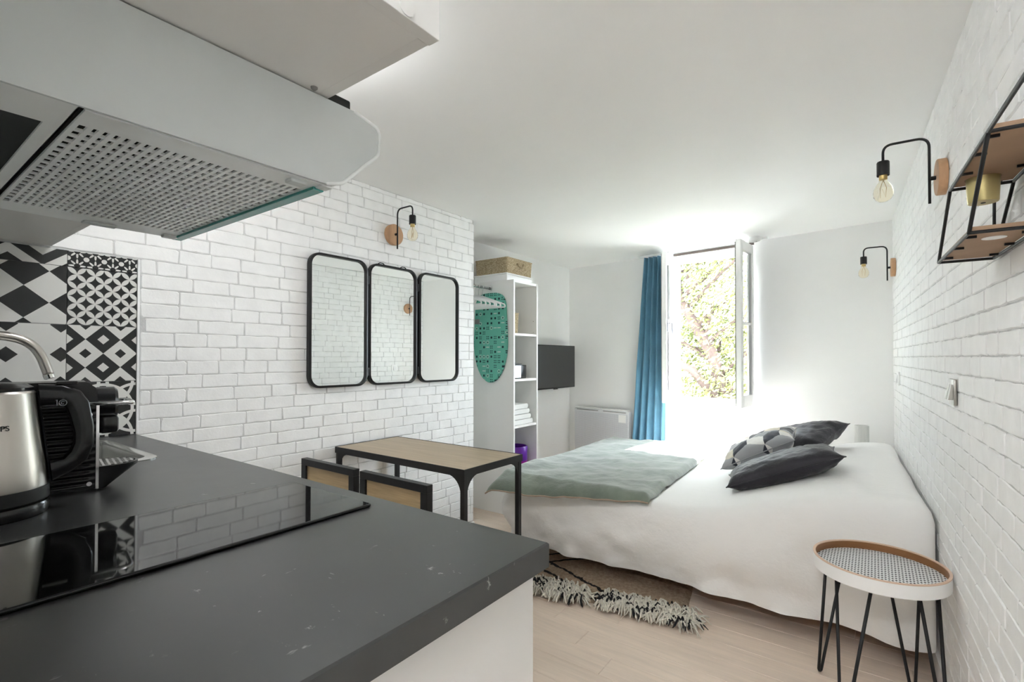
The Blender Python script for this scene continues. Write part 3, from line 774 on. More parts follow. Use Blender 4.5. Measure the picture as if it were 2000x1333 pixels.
def tiles():
    t = tag(bpy.data.objects.new('tile_backsplash', None), 'black and white patterned tile backsplash beside the brick wall', 'backsplash'); COL.objects.link(t); t.location = (0, 0, CT)
    lay = [['celtic', 'diamonds', 'circles', 'stars'], ['diamonds', 'octagon', 'harlequin', 'bands'], ['circles', 'stars', 'celtic', 'diamonds']]
    for c in range(3):
        for r in range(4):
            h = .1985 if r < 3 else .055; wdt = .1985; y0 = -.2*(c+1)+.0007; z0 = .001+.2*r
            m = MB().box((.0015, 0, 0), (.0085, wdt, h), .0008).build('tile', TM[lay[c][r]], t); m.location = (0, y0, z0)
    MB().box((0.0008, -.601, .0005), (.0042, 0, .656)).build('grout_bed', mat('grout', (.16, .16, .16), .8), t)
    MB().box((0.0008, .0005, .0005), (.0105, .008, .657), .0015).build('edge_trim', MT['white'], t)
tiles()

# ------------------------------------------------------------------ left wall: mirror, sconces
def mirror():
    t = thing('triptych_mirror', 'black framed three-panel mirror hanging on the white brick wall', 'mirror', (.004, 0, 0))
    for k, (y0, y1) in enumerate(((.688, 1.034), (1.044, 1.396), (1.408, 1.760))):
        w, h = y1-y0, .675; cy, cz = (y0+y1)/2, 1.382
        rp = rrect(w-.016, h-.016, .055, 8)
        xo = .017 if k != 1 else .012
        def fr(u, v): return None
        ring_o = rrect(w, h, .062, 8); ring_i = rrect(w-.022, h-.022, .051, 8); m = len(ring_o); vs = []; fs = []
        for rg, d in ((ring_o, 0), (ring_o, .022), (ring_i, .026), (ring_i, .010)):
            vs += [(xo-.012+d, cy+a, cz+b) for a, b in rg]
        for kk in range(3):
            for i in range(m): fs.append((kk*m+i, kk*m+(i+1) % m, (kk+1)*m+(i+1) % m, (kk+1)*m+i))
        f = MB().add(vs, fs).build('frame', MT['black'], t, 40)
        MB().prism([(cy+a, cz+b) for a, b in rrect(w-.02, h-.02, .052, 8)], xo-.008, xo+.001, 'x').build('mirror_glass', MT['mirror'], f)
        if k == 1:
            for yy in (cy-.09, cy+.07):
                MB().tube([(xo+.004, yy-.02, cz+h/2+.002), (xo+.004, yy-.01, cz+h/2+.008), (xo+.004, yy+.01, cz+h/2+.008), (xo+.004, yy+.02, cz+h/2+.002)], .003, 6).build('hanging_lug', MT['black'], f)
    for y in (1.039, 1.402):
        for z in (1.12, 1.62):
            MB().tube([(.02, y, z-.022), (.02, y, z+.022)], .0065, 8).build('hinge', MT['black'], t)
mirror()
def sconce(loc, rz, lab):
    # local: +x out of the wall, z up
    t = thing('wall_sconce', lab, 'wall lamp', loc, rz, 'wood and black metal wall sconces')
    MB().lathe([(.0, .0), (.060, .0), (.060, .022), (.058, .0245), (0, .0245)], n=40, axis='x').build('wooden_disc', MT['beech'], t, 40)
    MB().lathe([(.004, .0245), (.007, .0255), (.007, .040), (0, .040)], n=12, axis='x').build('pivot', MT['black'], t, 40)
    MB().tube(arcpath([(.042, 0, -.085), (.042, 0, .143), (.168, 0, .143), (.168, 0, .085)], .035, 8), .0042, 12).build('arm', MT['black'], t, 180)
    so = MB().lathe([(.0, .086), (.017, .086), (.019, .083), (.019, .036), (.017, .036), (.017, .045), (0, .045)], (.168, 0, 0), 24).build('socket', MT['black'], t, 40)
    MB().lathe([(.0125, .044), (.0125, .022), (.011, .020), (.0, .020)], (.168, 0, 0), 16).build('bulb_cap', MT['brass'], so, 40)
    MB().lathe([(.012, .024), (.0135, .014), (.021, .003), (.0275, -.010), (.030, -.024), (.0285, -.038), (.022, -.049), (.012, -.0555), (0, -.0575)], (.168, 0, 0), 24).build('bulb', MT['bulb'], t, 180)
    MB().tube([(.168, 0, .02), (.160, .003, -.01), (.162, 0, -.04), (.170, 0, -.012), (.175, -.003, -.04), (.176, 0, -.01), (.168, 0, .02)], .0009, 6).build('filament', MT['filament'], t, 180)
    return t
sconce((.005, 1.222, 1.905), 0, 'wood-disc sconce above the three-panel mirror')
sconce(onright(1.535, 1.808, .0045), pi+ARZ, 'wood-disc sconce on the right wall beside wire shelf, nearest')
sconce(onright(3.41, 1.79, .0045), pi+ARZ, 'small far wood-disc sconce on right wall by the window end')

# ------------------------------------------------------------------ wire shelf, pot, switches on the right wall
def wire_shelf():
    o = onright(.55, 1.424, .006); t = thing('wire_wall_shelf', 'black wire wall shelf with two brown fibreboard boards', 'shelf', o, pi+ARZ)
    # local: +x out of the wall, +y towards the camera (world -y)
    D = .10; Y = lambda y: -(y-.55); r = .0032
    lo = (Y(.893), Y(.557)); hi = (Y(.722), Y(.408)); z1 = .128; top = Y(.10)
    fr_ = MB()
    for x in (.004, D):
        fr_.tube([(x, lo[0], 0), (x, lo[1], 0)], r, 8); fr_.tube([(x, hi[0]-.012, z1), (x, Y(.08), z1)], r, 8)
        fr_.tube([(x, lo[0], 0), (x, hi[0]-.012, z1)], r, 8); fr_.tube([(x, lo[1], 0), (x, hi[1], z1)], r, 8)
    for y, z in ((lo[0], 0), (lo[1], 0), (hi[0]-.012, z1), (hi[1], z1), (Y(.08), z1)):
        fr_.tube([(.004, y, z), (D, y, z)], r, 8)
    fr_.tube([(.004, lo[0], 0), (.004, lo[0]+.01, z1+.03), (.004, hi[1], z1+.03)], r, 8)
    fr_.build('wire_frame', MT['black'], t, 60)
    b1 = MB().box((.006, lo[0]+.004, .0035), (D-.004, lo[1]-.004, .0115), .001).build('board', MT['boardwood'], t)
    # upper board with a round hole for the pot
    hx, hy, hr = .057, Y(.69), .027
    n = 32; ang = [2*pi*k/n for k in range(n)]
    x0, x1, y0, y1 = .006, D-.004, hi[0]-.008, hi[1]-.004
    def sq(a):
        c, s_ = math.cos(a), math.sin(a); q = []
        if abs(c) > 1e-9: q.append(((x1 if c > 0 else x0)-hx)/c)
        if abs(s_) > 1e-9: q.append(((y1 if s_ > 0 else y0)-hy)/s_)
        k = min(z for z in q if z > 0); return (hx+c*k, hy+s_*k)
    import itertools
    extra = [math.atan2(yy-hy, xx-hx) % (2*pi) for xx in (x0, x1) for yy in (y0, y1)]
    ang = sorted(ang+extra); m = len(ang)
    A = [sq(a) for a in ang]; B = [(hx+hr*math.cos(a), hy+hr*math.sin(a)) for a in ang]
    vs = [(x, y, z1+.0035) for x, y in A]+[(x, y, z1+.0035) for x, y in B]+[(x, y, z1+.0115) for x, y in B]+[(x, y, z1+.0115) for x, y in A]
    fs = [(k*m+i, k*m+(i+1) % m, ((k+1) % 4)*m+(i+1) % m, ((k+1) % 4)*m+i) for k in range(4) for i in range(m)]
    b2 = MB().add(vs, fs).build('board', MT['boardwood'], t)
    for b_, z, ys in ((b1, 0, (lo[0]+.05, lo[0]+.17, lo[1]-.05)), (b2, z1, (hi[0]+.09, hi[0]+.2, hi[1]-.03))):
        for y in ys:
            for x in (.012, D-.010):
                MB().box((x-.009, y-.002, z-.0015), (x+.009, y+.002, z+.0034), .0005).build('clip', MT['black'], b_)
    MB().lathe([(0, .0), (.018, .0), (.018, .0008), (0, .001)], (.05, lo[1]-.09, .0025), 24).build('label_sticker', MT['white'], b1)
    p = thing('gold_pot', 'small brass-coloured plant pot set into the upper wire shelf board', 'pot', t.matrix_world @ Vector((0, 0, 0)))
    th = pi+ARZ; c, s_ = math.cos(th), math.sin(th)
    p.location = o+Vector((c*hx-s_*hy, s_*hx+c*hy, z1+.0125-.058))
    MB().lathe([(0, 0), (.0225, 0), (.0235, .002), (.0262, .0585), (.0295, .0585), (.0295, .062), (.0262, .062), (.0245, .062), (.0215, .004), (0, .004)], n=40).build('body', MT['gold'], p, 40)
    MB().lathe([(0, -.0006), (.004, -.0006), (.004, .0002)], n=12).build('drain_plug', MT['dark'], p)
wire_shelf()
def switch(y, z, lab, double):
    o = onright(y, z, .0045); t = thing('wall_switch', lab, 'switch', o, pi+ARZ, 'switch plates on the right wall')
    MB().box((0, -.041, -.041), (.009, .041, .041), .003).build('plate', MT['switch' if double else 'white'], t, 40)
    for k, yy in enumerate((-.017, .017) if double else (0,)):
        MB().prism([(.009, -.024), (.020, -.024), (.012, .024), (.009, .024)], yy-.014, yy+.014, 'y').build('rocker', MT['hanger' if not double else 'switch'], t)
switch(1.42, 1.09, 'satin metal double switch on the right brick wall, nearest camera', True)
switch(3.21, 1.069, 'small white switch on the right wall near the far corner', False)

# ------------------------------------------------------------------ dining table and chairs
def table():
    x0, x1, y0, y1, h = .022, .905, .84, 1.25, .741
    t = thing('dining_table', 'narrow dining table with oak top and black metal frame', 'table', (x0, y0, 0)); w, d = x1-x0, y1-y0; s_ = .026
    MB().box((.006, .006, h-.016), (w-.006, d-.006, h), .001).build('tabletop', MT['oak'], t)
    for a in (((0, 0), (w, .004)), ((0, d-.004), (w, d)), ((0, .004), (.004, d-.004)), ((w-.004, .004), (w, d-.004))):
        MB().box((a[0][0], a[0][1], h-.03), (a[1][0], a[1][1], h+.001)).build('rim', MT['black'], t)
    for sx in (0, 1):
        for sy in (0, 1):
            lx, ly = (0 if sx == 0 else w-s_), (0 if sy == 0 else d-s_)
            px0, py0 = (lx+.004 if sx == 0 else lx), (ly+.004 if sy == 0 else ly)
            px1, py1 = (px0+s_-.004), (py0+s_-.004)
            lg = MB().box((px0, py0, 0), (px1, py1, h-.017), .001).build('leg', MT['black'], t)
            # quarter-round gussets in both directions
            cx = px1 if sx == 0 else px0; dx = 1 if sx == 0 else -1; cy = py1 if sy == 0 else py0; dy = 1 if sy == 0 else -1; g = .075; zt = h-.0305
            cur = [(g-g*math.cos(a*pi/16), g-g*math.sin(a*pi/16)) for a in range(9)]  # concave arc
            poly = [(cx, zt), (cx+dx*g, zt)]+[(cx+dx*(g*(1-math.sin(a*pi/16))), zt-g*(1-math.cos(a*pi/16))) for a in range(1, 8)]+[(cx, zt-g)]
            yy = py0+.002 if sy == 0 else py1-.005
            MB().prism(poly, yy, yy+.003, 'y').build('gusset', MT['black'], lg)
            poly = [(cy, zt), (cy+dy*g, zt)]+[(cy+dy*(g*(1-math.sin(a*pi/16))), zt-g*(1-math.cos(a*pi/16))) for a in range(1, 8)]+[(cy, zt-g)]
            xx = px0+.002 if sx == 0 else px1-.005
            MB().prism(poly, xx, xx+.003, 'x').build('gusset', MT['black'], lg)
table()
def chair(x0, lab):
    t = thing('dining_chair', lab, 'chair', (x0, .42, 0), 0, 'chairs pushed up to the dining table'); w, D, sh, h, s_ = .335, .39, .45, .80, .025
    for x in (0, w-s_*1.2):
        MB().box((x, 0, 0), (x+s_*1.2, s_, h-s_), .001).build('back_post', MT['black'], t)
        MB().box((x, D-s_, 0), (x+s_, D, sh-.02), .001).build('leg', MT['black'], t)
        MB().box((x, s_, sh-.045), (x+s_, D-s_, sh-.02), .001).build('side_rail', MT['black'], t)
    MB().box((0, 0, h-s_), (w, s_, h), .001).build('top_rail', MT['black'], t)
    MB().box((s_*1.2, 0, h-.21), (w-s_*1.2, s_, h-.19), .001).build('lower_rail', MT['black'], t)
    MB().box((s_*1.2, .008, h-.19), (w-s_*1.2, .020, h-s_)).build('backrest', MT['oakback'], t)
    MB().box((s_, D-s_, sh-.045), (w-s_, D, sh-.02), .001).build('front_rail', MT['black'], t)
    MB().box((s_*1.2, 0, sh-.045), (w-s_*1.2, s_, sh-.02), .001).build('rear_rail', MT['black'], t)
    MB().box((.002, s_+.002, sh-.019), (w-.002, D-.002, sh-.001), .002).build('seat', MT['oakback'], t)
chair(.423, 'black framed chair with oak backrest, the one nearer the brick wall')
chair(.792, 'black framed chair with oak backrest, the one farther from the brick wall')

# ------------------------------------------------------------------ nook: shelf unit and contents
SX0, SX1, SY0, SY1, SH = -.385, .053, 2.344, 2.675, 1.79
def shelf_unit():
    t = thing('shelf_unit', 'tall narrow white open shelf unit at the end of the brick wall', 'shelf unit', (SX0, SY0, 0)); w, d = SX1-SX0, SY1-SY0; p = .017
    MB().box((0, 0, 0), (w, p, SH), .001).build('side_panel', MT['unit'], t); MB().box((0, d-p, 0), (w, d, SH), .001).build('side_panel', MT['unit'], t)
    MB().box((0, p, 0), (.006, d-p, SH)).build('back_panel', MT['unit'], t)
    for z in (.05, .315, .658, 1.015, 1.366, SH-.018): MB().box((.006, p+.0005, z), (w-.004, d-p-.0005, z+.0175), .001).build('shelf', MT['unit'], t)
    MB().box((w-.03, p, 0), (w-.015, d-p, .05)).build('plinth', MT['unit'], t)
    for k, (y, z) in enumerate(((d-p-.004, 1.37), (d-p-.004, 1.46), (d-p-.004, 1.33), (d-p-.004, 1.0))):
        MB().lathe([(0, 0), (.003, 0), (.003, .002), (0, .002)], (w-.03, y, z+.03), 8, 'y').build('shelf_pin', MT['chrome'], t)
shelf_unit()
def box_open(name, lab, cat, x0, x1, y0, y1, z0, h, m, wall=.008, parts=None):
    t = thing(name, lab, cat, ((x0+x1)/2, (y0+y1)/2, z0)); w, d = x1-x0, y1-y0
    def ring(a, b, z): return [(x, y, z) for x, y in rrect(a, b, .012, 4)]
    rg = [ring(w-.01, d-.01, 0), ring(w, d, h), ring(w+.006, d+.006, h+.0005), ring(w+.006, d+.006, h+.008), ring(w-2*wall, d-2*wall, h+.008), ring(w-2*wall-.01, d-2*wall-.01, .008)]
    mm = len(rg[0]); vs = sum(rg, []); fs = [(k*mm+i, k*mm+(i+1) % mm, (k+1)*mm+(i+1) % mm, (k+1)*mm+i) for k in range(len(rg)-1) for i in range(mm)]+[tuple(range(mm-1, -1, -1)), tuple(5*mm+i for i in range(mm))]
    MB().add(vs, fs).build('body', m, t, 40)
    return t
# white box and wicker basket on top
tb = thing('storage_box', 'flat white lidded box on top of the shelf unit', 'box', (-.185, 2.53, SH+.001))
MB().box((-.165, -.175, 0), (.163, .175, .05), .006).build('body', MT['white'], tb); MB().box((-.168, -.178, .0505), (.166, .178, .062), .006).build('lid', MT['white'], tb)
bk = box_open('wicker_basket', 'large woven seagrass basket on the white box above shelves', 'basket', -.345, -.022, 2.362, 2.705, SH+.0645, .112, MT['wicker'], .012)
MB().tube([(.163, -.045, .085), (.173, -.03, .065), (.177, 0, .058), (.173, .03, .065), (.163, .045, .085)], .008, 8).build('handle', MT['wicker'], bk, 180)
sb = box_open('seagrass_box', 'small woven box on the upper shelf of the unit', 'basket', -.28, .02, 2.365, 2.462, 1.3845, .15, MT['wicker'], .008)
MB().box((-.12, -.045, -.0), (.148, .046, .035)).build('liner', MT['white'], sb) if False else None
def radio():
    t = thing('clock_radio', 'small black and silver box on the middle shelf', 'radio', (-.04, 2.37, 1.0335))
    MB().box((-.11, 0, 0), (.05, .205, .105), .004).build('body', MT['blackp'], t, 40)
    MB().box((.0505, .004, .006), (.054, .125, .098), .002).build('front_panel', MT['silver'], t)
    MB().box((-.10, .01, .1055), (.045, .15, .117), .003).build('top_tray', MT['blackm'], t); MB().box((-.05, .02, .1175), (.03, .085, .125), .003).build('phone_cradle', MT['blackp'], t)
radio()
def towel(z, k, lab, dy, w):
    o = MB(); w2, d2, h = .30, w, .036
    prof = []
    n = 14
    for i in range(n+1): a = -pi/2+pi*i/n; prof.append((d2/2-h/2+h/2*math.cos(a), h/2+h/2*math.sin(a)))
    for i in range(n+1): a = pi/2+pi*i/n; prof.append((-d2/2+h/2+h/2*math.cos(a), h/2+h/2*math.sin(a)))
    m = len(prof); vs = []; nx = 10
    for i in range(nx+1):
        for (y, zz) in prof:
            vs.append((-w2/2+w2*i/nx, y+.004*nz(i*.4, y*20, k), zz+.004*nz(i*.5, y*18, k+5)*(1 if zz > .01 else .2)))
    fs = [(i*m+j, i*m+(j+1) % m, (i+1)*m+(j+1) % m, (i+1)*m+j) for i in range(nx) for j in range(m)]+[tuple(range(m-1, -1, -1)), tuple(nx*m+j for j in range(m))]
    t = o.add(vs, fs).build('folded_towel', MT['linenfine'], None, 60); t.location = (-.125, 2.51+dy, z); tag(t, lab, 'towel', 'folded towels on the shelf')
towel(.677, 0, 'white folded towel at the bottom of the shelf stack', .004, .27); towel(.717, 1, 'white folded towel second from the bottom of the stack', -.012, .24)
towel(.757, 2, 'white folded towel second from the top of the stack', -.022, .22); towel(.797, 3, 'white folded towel topmost on the shelf stack', -.03, .2)
pb = thing('purple_canister', 'shiny purple canister on the lowest open shelf', 'canister', (-.055, 2.515, .3335))
MB().lathe([(0, 0), (.093, 0), (.095, .004), (.095, .055), (0, .055)], n=40).build('base', MT['magenta'], pb, 40)
MB().lathe([(.095, .0555), (.096, .06), (.096, .160), (.092, .166), (.088, .166), (.085, .07), (0, .07)], n=40).build('body', MT['purple'], pb, 40)
# rail, hangers and ironing board
rl = thing('clothes_rail', 'chrome clothes rail between brick wall end and shelf unit', 'rail', (-.174, 0, 1.737))
MB().tube([(0, YL-.018, 0), (0, SY0-.002, 0)], .0105, 14).build('rod', MT['chrome'], rl, 180)
for y in (YL-.019, SY0-.012): MB().lathe([(.0115, 0), (.024, 0), (.024, .009), (.0115, .009)], (0, y, 0), 20, 'y', cap=False).build('flange', MT['chrome'], rl, 40)
def hanger(y, tilt, k):
    t = thing('coat_hanger', 'white plastic coat hanger, '+('closest to the brick wall end', 'second from the brick wall end', 'third from the brick wall end', 'in the middle of the row', 'third from the shelf unit', 'second from the shelf unit', 'closest to the shelf unit')[k]+' on the rail', 'hanger', (-.174, y, 1.737), tilt, 'white coat hangers on the rail')
    MB().tube([(.0, 0, -.075)]+[(.0, 0, -.04)]+[(.014*math.sin(a), 0, .0+.0135*math.cos(a)-.0) for a in [R(q) for q in (150, 120, 90, 60, 30, 0, -30, -60, -90, -110)]], .0022, 8).build('hook', MT['chrome'], t, 180)
    MB().tube(arcpath([(0, 0, -.07), (.215, 0, -.145), (.22, 0, -.165), (-.205, 0, -.165), (-.20, 0, -.145), (0, 0, -.07)], .02), .0055, 8).build('shoulders', MT['hanger'], t, 180)
for k, y in enumerate((1.99, 2.03, 2.07, 2.115, 2.16, 2.20, 2.245)): hanger(y, R(-4+2.2*(k % 4)), k)
def iron():
    t = thing('ironing_board', 'teal printed ironing board hanging on the shelf unit side', 'ironing board', (-.16, 2.318, 0))
    def outline(e=0):
        p = []; hw = .165+e; zt, zb = 1.70, 1.003
        for k in range(25):   # nose (bottom)
            a = pi*k/24; p.append((hw*math.cos(a)*-1, 1.32-(.317+e)*math.sin(a)**1.0*1.0))
        for k in range(17):
            a = pi*k/16; p.append((hw*.92*math.copysign(abs(math.cos(a))**.6, math.cos(a)), 1.56+(.14+e)*math.sin(a)**.8))
        return p
    a = outline(); b = outline(-.006); m = len(a); vs = [(x, .022, z) for x, z in a]+[(x, .006, z) for x, z in a]+[(x, 0, z) for x, z in b]
    fs = [tuple(range(m))]+[(k*m+i, k*m+(i+1) % m, (k+1)*m+(i+1) % m, (k+1)*m+i) for k in range(2) for i in range(m)]+[tuple(2*m+i for i in range(m-1, -1, -1))]
    MB().add(vs, fs).build('padded_cover', MT['iron'], t)
    MB().box((-.15, -.004, 1.46), (-.10, 0.004, 1.50), .004).build('iron_rest', MT['grey'], t)
iron()
# TV
def tv():
    t = thing('television', 'flat dark television on a wall arm beside the shelf unit', 'television', (-.30, 3.535, 1.105), R(-1.0))
    w, h = .735, .43
    MB().box((-.03, -w/2, -h/2), (.004, w/2, h/2), .004).build('casing', MT['blackp'], t, 40)
    MB().box((.0042, -w/2+.009, -h/2+.013), (.0055, w/2-.009, h/2-.009)).build('screen', MT['tv'], t)
    MB().box((-.005, -.04, -h/2-.008), (.003, .04, -h/2-.0005), .002).build('sensor', MT['blackp'], t)
    MB().box((-.094, -.1, -.1), (-.085, .1, .1)).box((-.085, -.02, -.03), (-.0305, .02, .03)).build('wall_bracket', MT['black'], t)
tv()
# radiator, curtain, smoke detector
def radiator():
    o = far(.12, .20, .02); t = thing('panel_radiator', 'white electric panel radiator on the far wall beside curtain', 'radiator', o, AF); w, h = .64, .475
    MB().box((0, -.055, 0), (w, 0, h), .008).build('body', MT['radi'], t, 40)
    MB().box((.012, -.0575, .012), (w-.012, -.0555, h-.03)).build('front_grille', MT['grille'], t)
    for k in range(2): 
        a = .012+k*(w/2-.002); tp = MB().box((a, -.05, h+.0005), (a+w/2-.022, -.008, h+.012), .003).build('top_vent', MT['white'], t)
        MB().box((a+.02, -.052, h-.016), (a+w/2-.04, -.0557, h-.008)).build('slot', MT['grey'], tp)
    MB().box((w-.11, -.0605, h-.11), (w-.03, -.058, h-.035), .001).build('control_panel', MT['white'], t)
radiator()
def curtain():
    o = far(.84, 0, 0); t = thing('blue_curtain', 'long blue curtain gathered at the left side of the window', 'curtain', (0, 0, 0))
    def surf(off):
        def f(u, v):
            z = .06+(2.128-.06)*v; sp = (.10+.075*(1-v)**.8); cx = 1.035-.085*(1-v)**1.2
            ph = u*2*pi*4.5; x = cx+(u-.5)*2*sp+.004*nz(u*9, v*4); y = .085+off+(.028*math.sin(ph)*(.75+.35*(1-v)))+.01*nz(u*3, v*3, 2)
            return tuple(far(x, z, y))
        return f
    a = MB(); nu, nv = 90, 40
    f0, f1 = surf(0), surf(.004)
    a.grid(f0, nu, nv); n0 = len(a.v); a.grid(f1, nu, nv)
    m = nu+1
    for i in range(nu): a.f.append((i, i+1, n0+i+1, n0+i)); a.f.append((nv*m+i, n0+nv*m+i, n0+nv*m+i+1, nv*m+i+1))
    for j in range(nv): a.f.append((j*m, n0+j*m, n0+(j+1)*m, (j+1)*m)); a.f.append((j*m+nu, (j+1)*m+nu, n0+(j+1)*m+nu, n0+j*m+nu))
    a.build('cloth', MT['curtain'], t, 180)
    rd = thing('curtain_track', 'slim white curtain track under the ceiling above window', 'curtain track')
    b = MB(); fbox(b, .88, 2.0, -.095, -.075, H-.017, H-.0005, .002); b.build('track', MT['white'], rd)
curtain()
sd = thing('smoke_detector', 'small white round smoke detector on the ceiling by window', 'smoke detector', (1.48, 3.62, H))
MB().lathe([(0, -.034), (.035, -.034), (.046, -.03), (.05, -.018), (.055, -.0165), (.056, -.0005), (0, -.0005)], n=36).build('body', MT['white'], sd, 35)
MB().lathe([(0, -.0358), (.006, -.0358), (.006, -.0342), (0, -.0342)], (.02, 0, 0), 10).build('indicator', MT['grey'], sd)

# ------------------------------------------------------------------ bed
BX0, BY0, BY1 = .40, 1.735, 3.40
def bx1(y): return xr(y)-.012
def bed_z(x, y):
    e = .468+.010*nz(x*2.2, y*2.2, 3)+.005*nz(x*6, y*6, 1)
    hb = .175*sm((x-1.45)/.80)
    return e+hb
bd = thing('double_bed', 'double bed under white bedding with its head at the brick wall', 'bed', (BX0, BY0, 0))
MB().box((.07, .10, .14), (1.94, 1.60, .24), .01).build('bed_base', MT['beech'], bd); MB().box((.05, .08, .242), (1.95, 1.62, .41), .04).build('mattress', MT['linenfine'], bd, 40)
for x in (.14, 1.82):
    for y in (.66, 1.5): MB().tube([(x, y, 0), (x, y, .139)], [.02, .03], 12).build('leg', MT['beech'], bd, 40)
def sheet():
    mb = MB(); N = 320; rc = .10
    def outline():
        pts = []
        cs = [(BX0, BY0), (bx1(BY0), BY0), (bx1(BY1), BY1), (BX0, BY1)]
        P_ = [Vector(c) for c in cs]; path = []
        for i in range(4):
            a, b, c = P_[i-1], P_[i], P_[(i+1) % 4]; r_ = rc if i in (0, 3) else .05
            d1 = (a-b).normalized(); d2 = (c-b).normalized(); p0 = b+d1*r_; p1 = b+d2*r_
            for k in range(9): tt = k/8; path.append(p0*(1-tt)**2+b*2*tt*(1-tt)+p1*tt*tt)
        path.append(path[0]); L = [0]
        for i in range(1, len(path)): L.append(L[-1]+(path[i]-path[i-1]).length)
        j = 0; out = []
        for k in range(N):
            d_ = L[-1]*k/N
            while L[j+1] < d_: j += 1
            out.append(path[j].lerp(path[j+1], (d_-L[j])/max(1e-9, L[j+1]-L[j])))
        return out
    O = outline(); ym = (BY0+BY1)/2; hw = (BY1-BY0)/2
    vs = []; rings = 0
    nrm = []
    for k in range(N):
        a, b = O[(k-2) % N], O[(k+2) % N]; tdir = (b-a).normalized(); nrm.append(Vector((tdir.y, -tdir.x)))
    re = .075
    for q in list(range(0, 34)):
        t = q/33; t = 1-(1-t)**1.25
        for k in range(N):
            b = O[k]; c = Vector((min(max(b.x, BX0+hw), bx1(ym)-hw), ym)) ; p = c.lerp(b, t)
            d_ = (b-p).length*max(.3, abs((b-c).normalized().dot(nrm[k])) if (b-c).length > 1e-6 else 1)
            drop = 0
            if d_ < re: drop = re-math.sqrt(max(0, re*re-(re-d_)**2))
            vs.append((p.x, p.y, bed_z(p.x, p.y)-drop))
        rings += 1
    for q in range(1, 25):
        t = q/24
        for k in range(N):
            b = O[k]; n_ = nrm[k]; zt = bed_z(b.x, b.y)-re; s_ = k/N*7.33
            hem = .100+.010*nz(s_*1.6, 4, 9)
            wallside = sm((b.x-(bx1(b.y)-.10))/.09)
            fold = (.030*nz(s_*2.3+t*.9, t*.6, 3)+.016*nz(s_*5.5-t*1.6, t*1.3, 7)+.007*nz(s_*12+t*3, t*3, 2))*(t**.8)*2.4
            bulge = .020*math.sin(pi*min(1, t*1.25))
            o_ = (fold+bulge-.025*t)*(1-wallside)
            z = zt+(hem-zt)*t
            vs.append((b.x+n_.x*o_, b.y+n_.y*o_, z))
        rings += 1
    fs = [(r_*N+k, r_*N+(k+1) % N, (r_+1)*N+(k+1) % N, (r_+1)*N+k) for r_ in range(rings-1) for k in range(N)]
    o = mb.add(vs, fs).build('bed_sheet', MT['linen'], None, 180)
    tag(o, 'rumpled white bedspread hanging over the side of the bed', 'bedspread')
sheet()
def throw():
    P00, P10, P11, P01 = Vector((.385, 1.605)), Vector((1.33, 1.735)), Vector((1.25, 3.36)), Vector((.36, 3.36))
    nu, nv = 70, 110
    def base(u, v):
        p = P00*(1-u)*(1-v)+P10*u*(1-v)+P11*u*v+P01*(1-u)*v
        p = p+Vector((.012*nz(u*4, v*9, 1), .014*nz(u*9, v*4, 2)))
        over = max(0, BY0+.03-p.y); overx = max(0, BX0+.02-p.x)
        z = bed_z(p.x, max(p.y, BY0))+.010+.010*nz(p.x*5, p.y*5, 8)+.006*nz(p.x*13, p.y*11, 5)+.004*abs(nz(p.x*24, p.y*15, 6))
        z -= over*.42+overx*.5
        e = min(u, 1-u, v*1.5, (1-v)*1.5); return p, z, e
    def topf(u, v):
        p, z, e = base(u, v); th = .030*min(1, max(0, e)/.035)**.5
        return (p.x, p.y, z+.002+th)
    def botf(u, v):
        p, z, e = base(u, v); return (p.x, p.y, z)
    a = MB(); a.grid(topf, nu, nv); n0 = len(a.v); a.grid(botf, nu, nv); m = nu+1
    for i in range(nu): a.f.append((i, i+1, n0+i+1, n0+i)); a.f.append((nv*m+i, n0+nv*m+i, n0+nv*m+i+1, nv*m+i+1))
    for j in range(nv): a.f.append((j*m, n0+j*m, n0+(j+1)*m, (j+1)*m)); a.f.append((j*m+nu, (j+1)*m+nu, n0+(j+1)*m+nu, n0+j*m+nu))
    t = thing('sage_throw', 'sage green quilted throw spread over the foot of the bed', 'throw')
    o = a.build('quilt', MT['throw'], t, 180)
    pp = []
    for i in range(41): pp.append(Vector(botf(i/40, 0))+Vector((0, 0, .002)))
    MB().tube(pp, .0045, 6).build('piped_edge', MT['throwback'], t, 180)
throw()
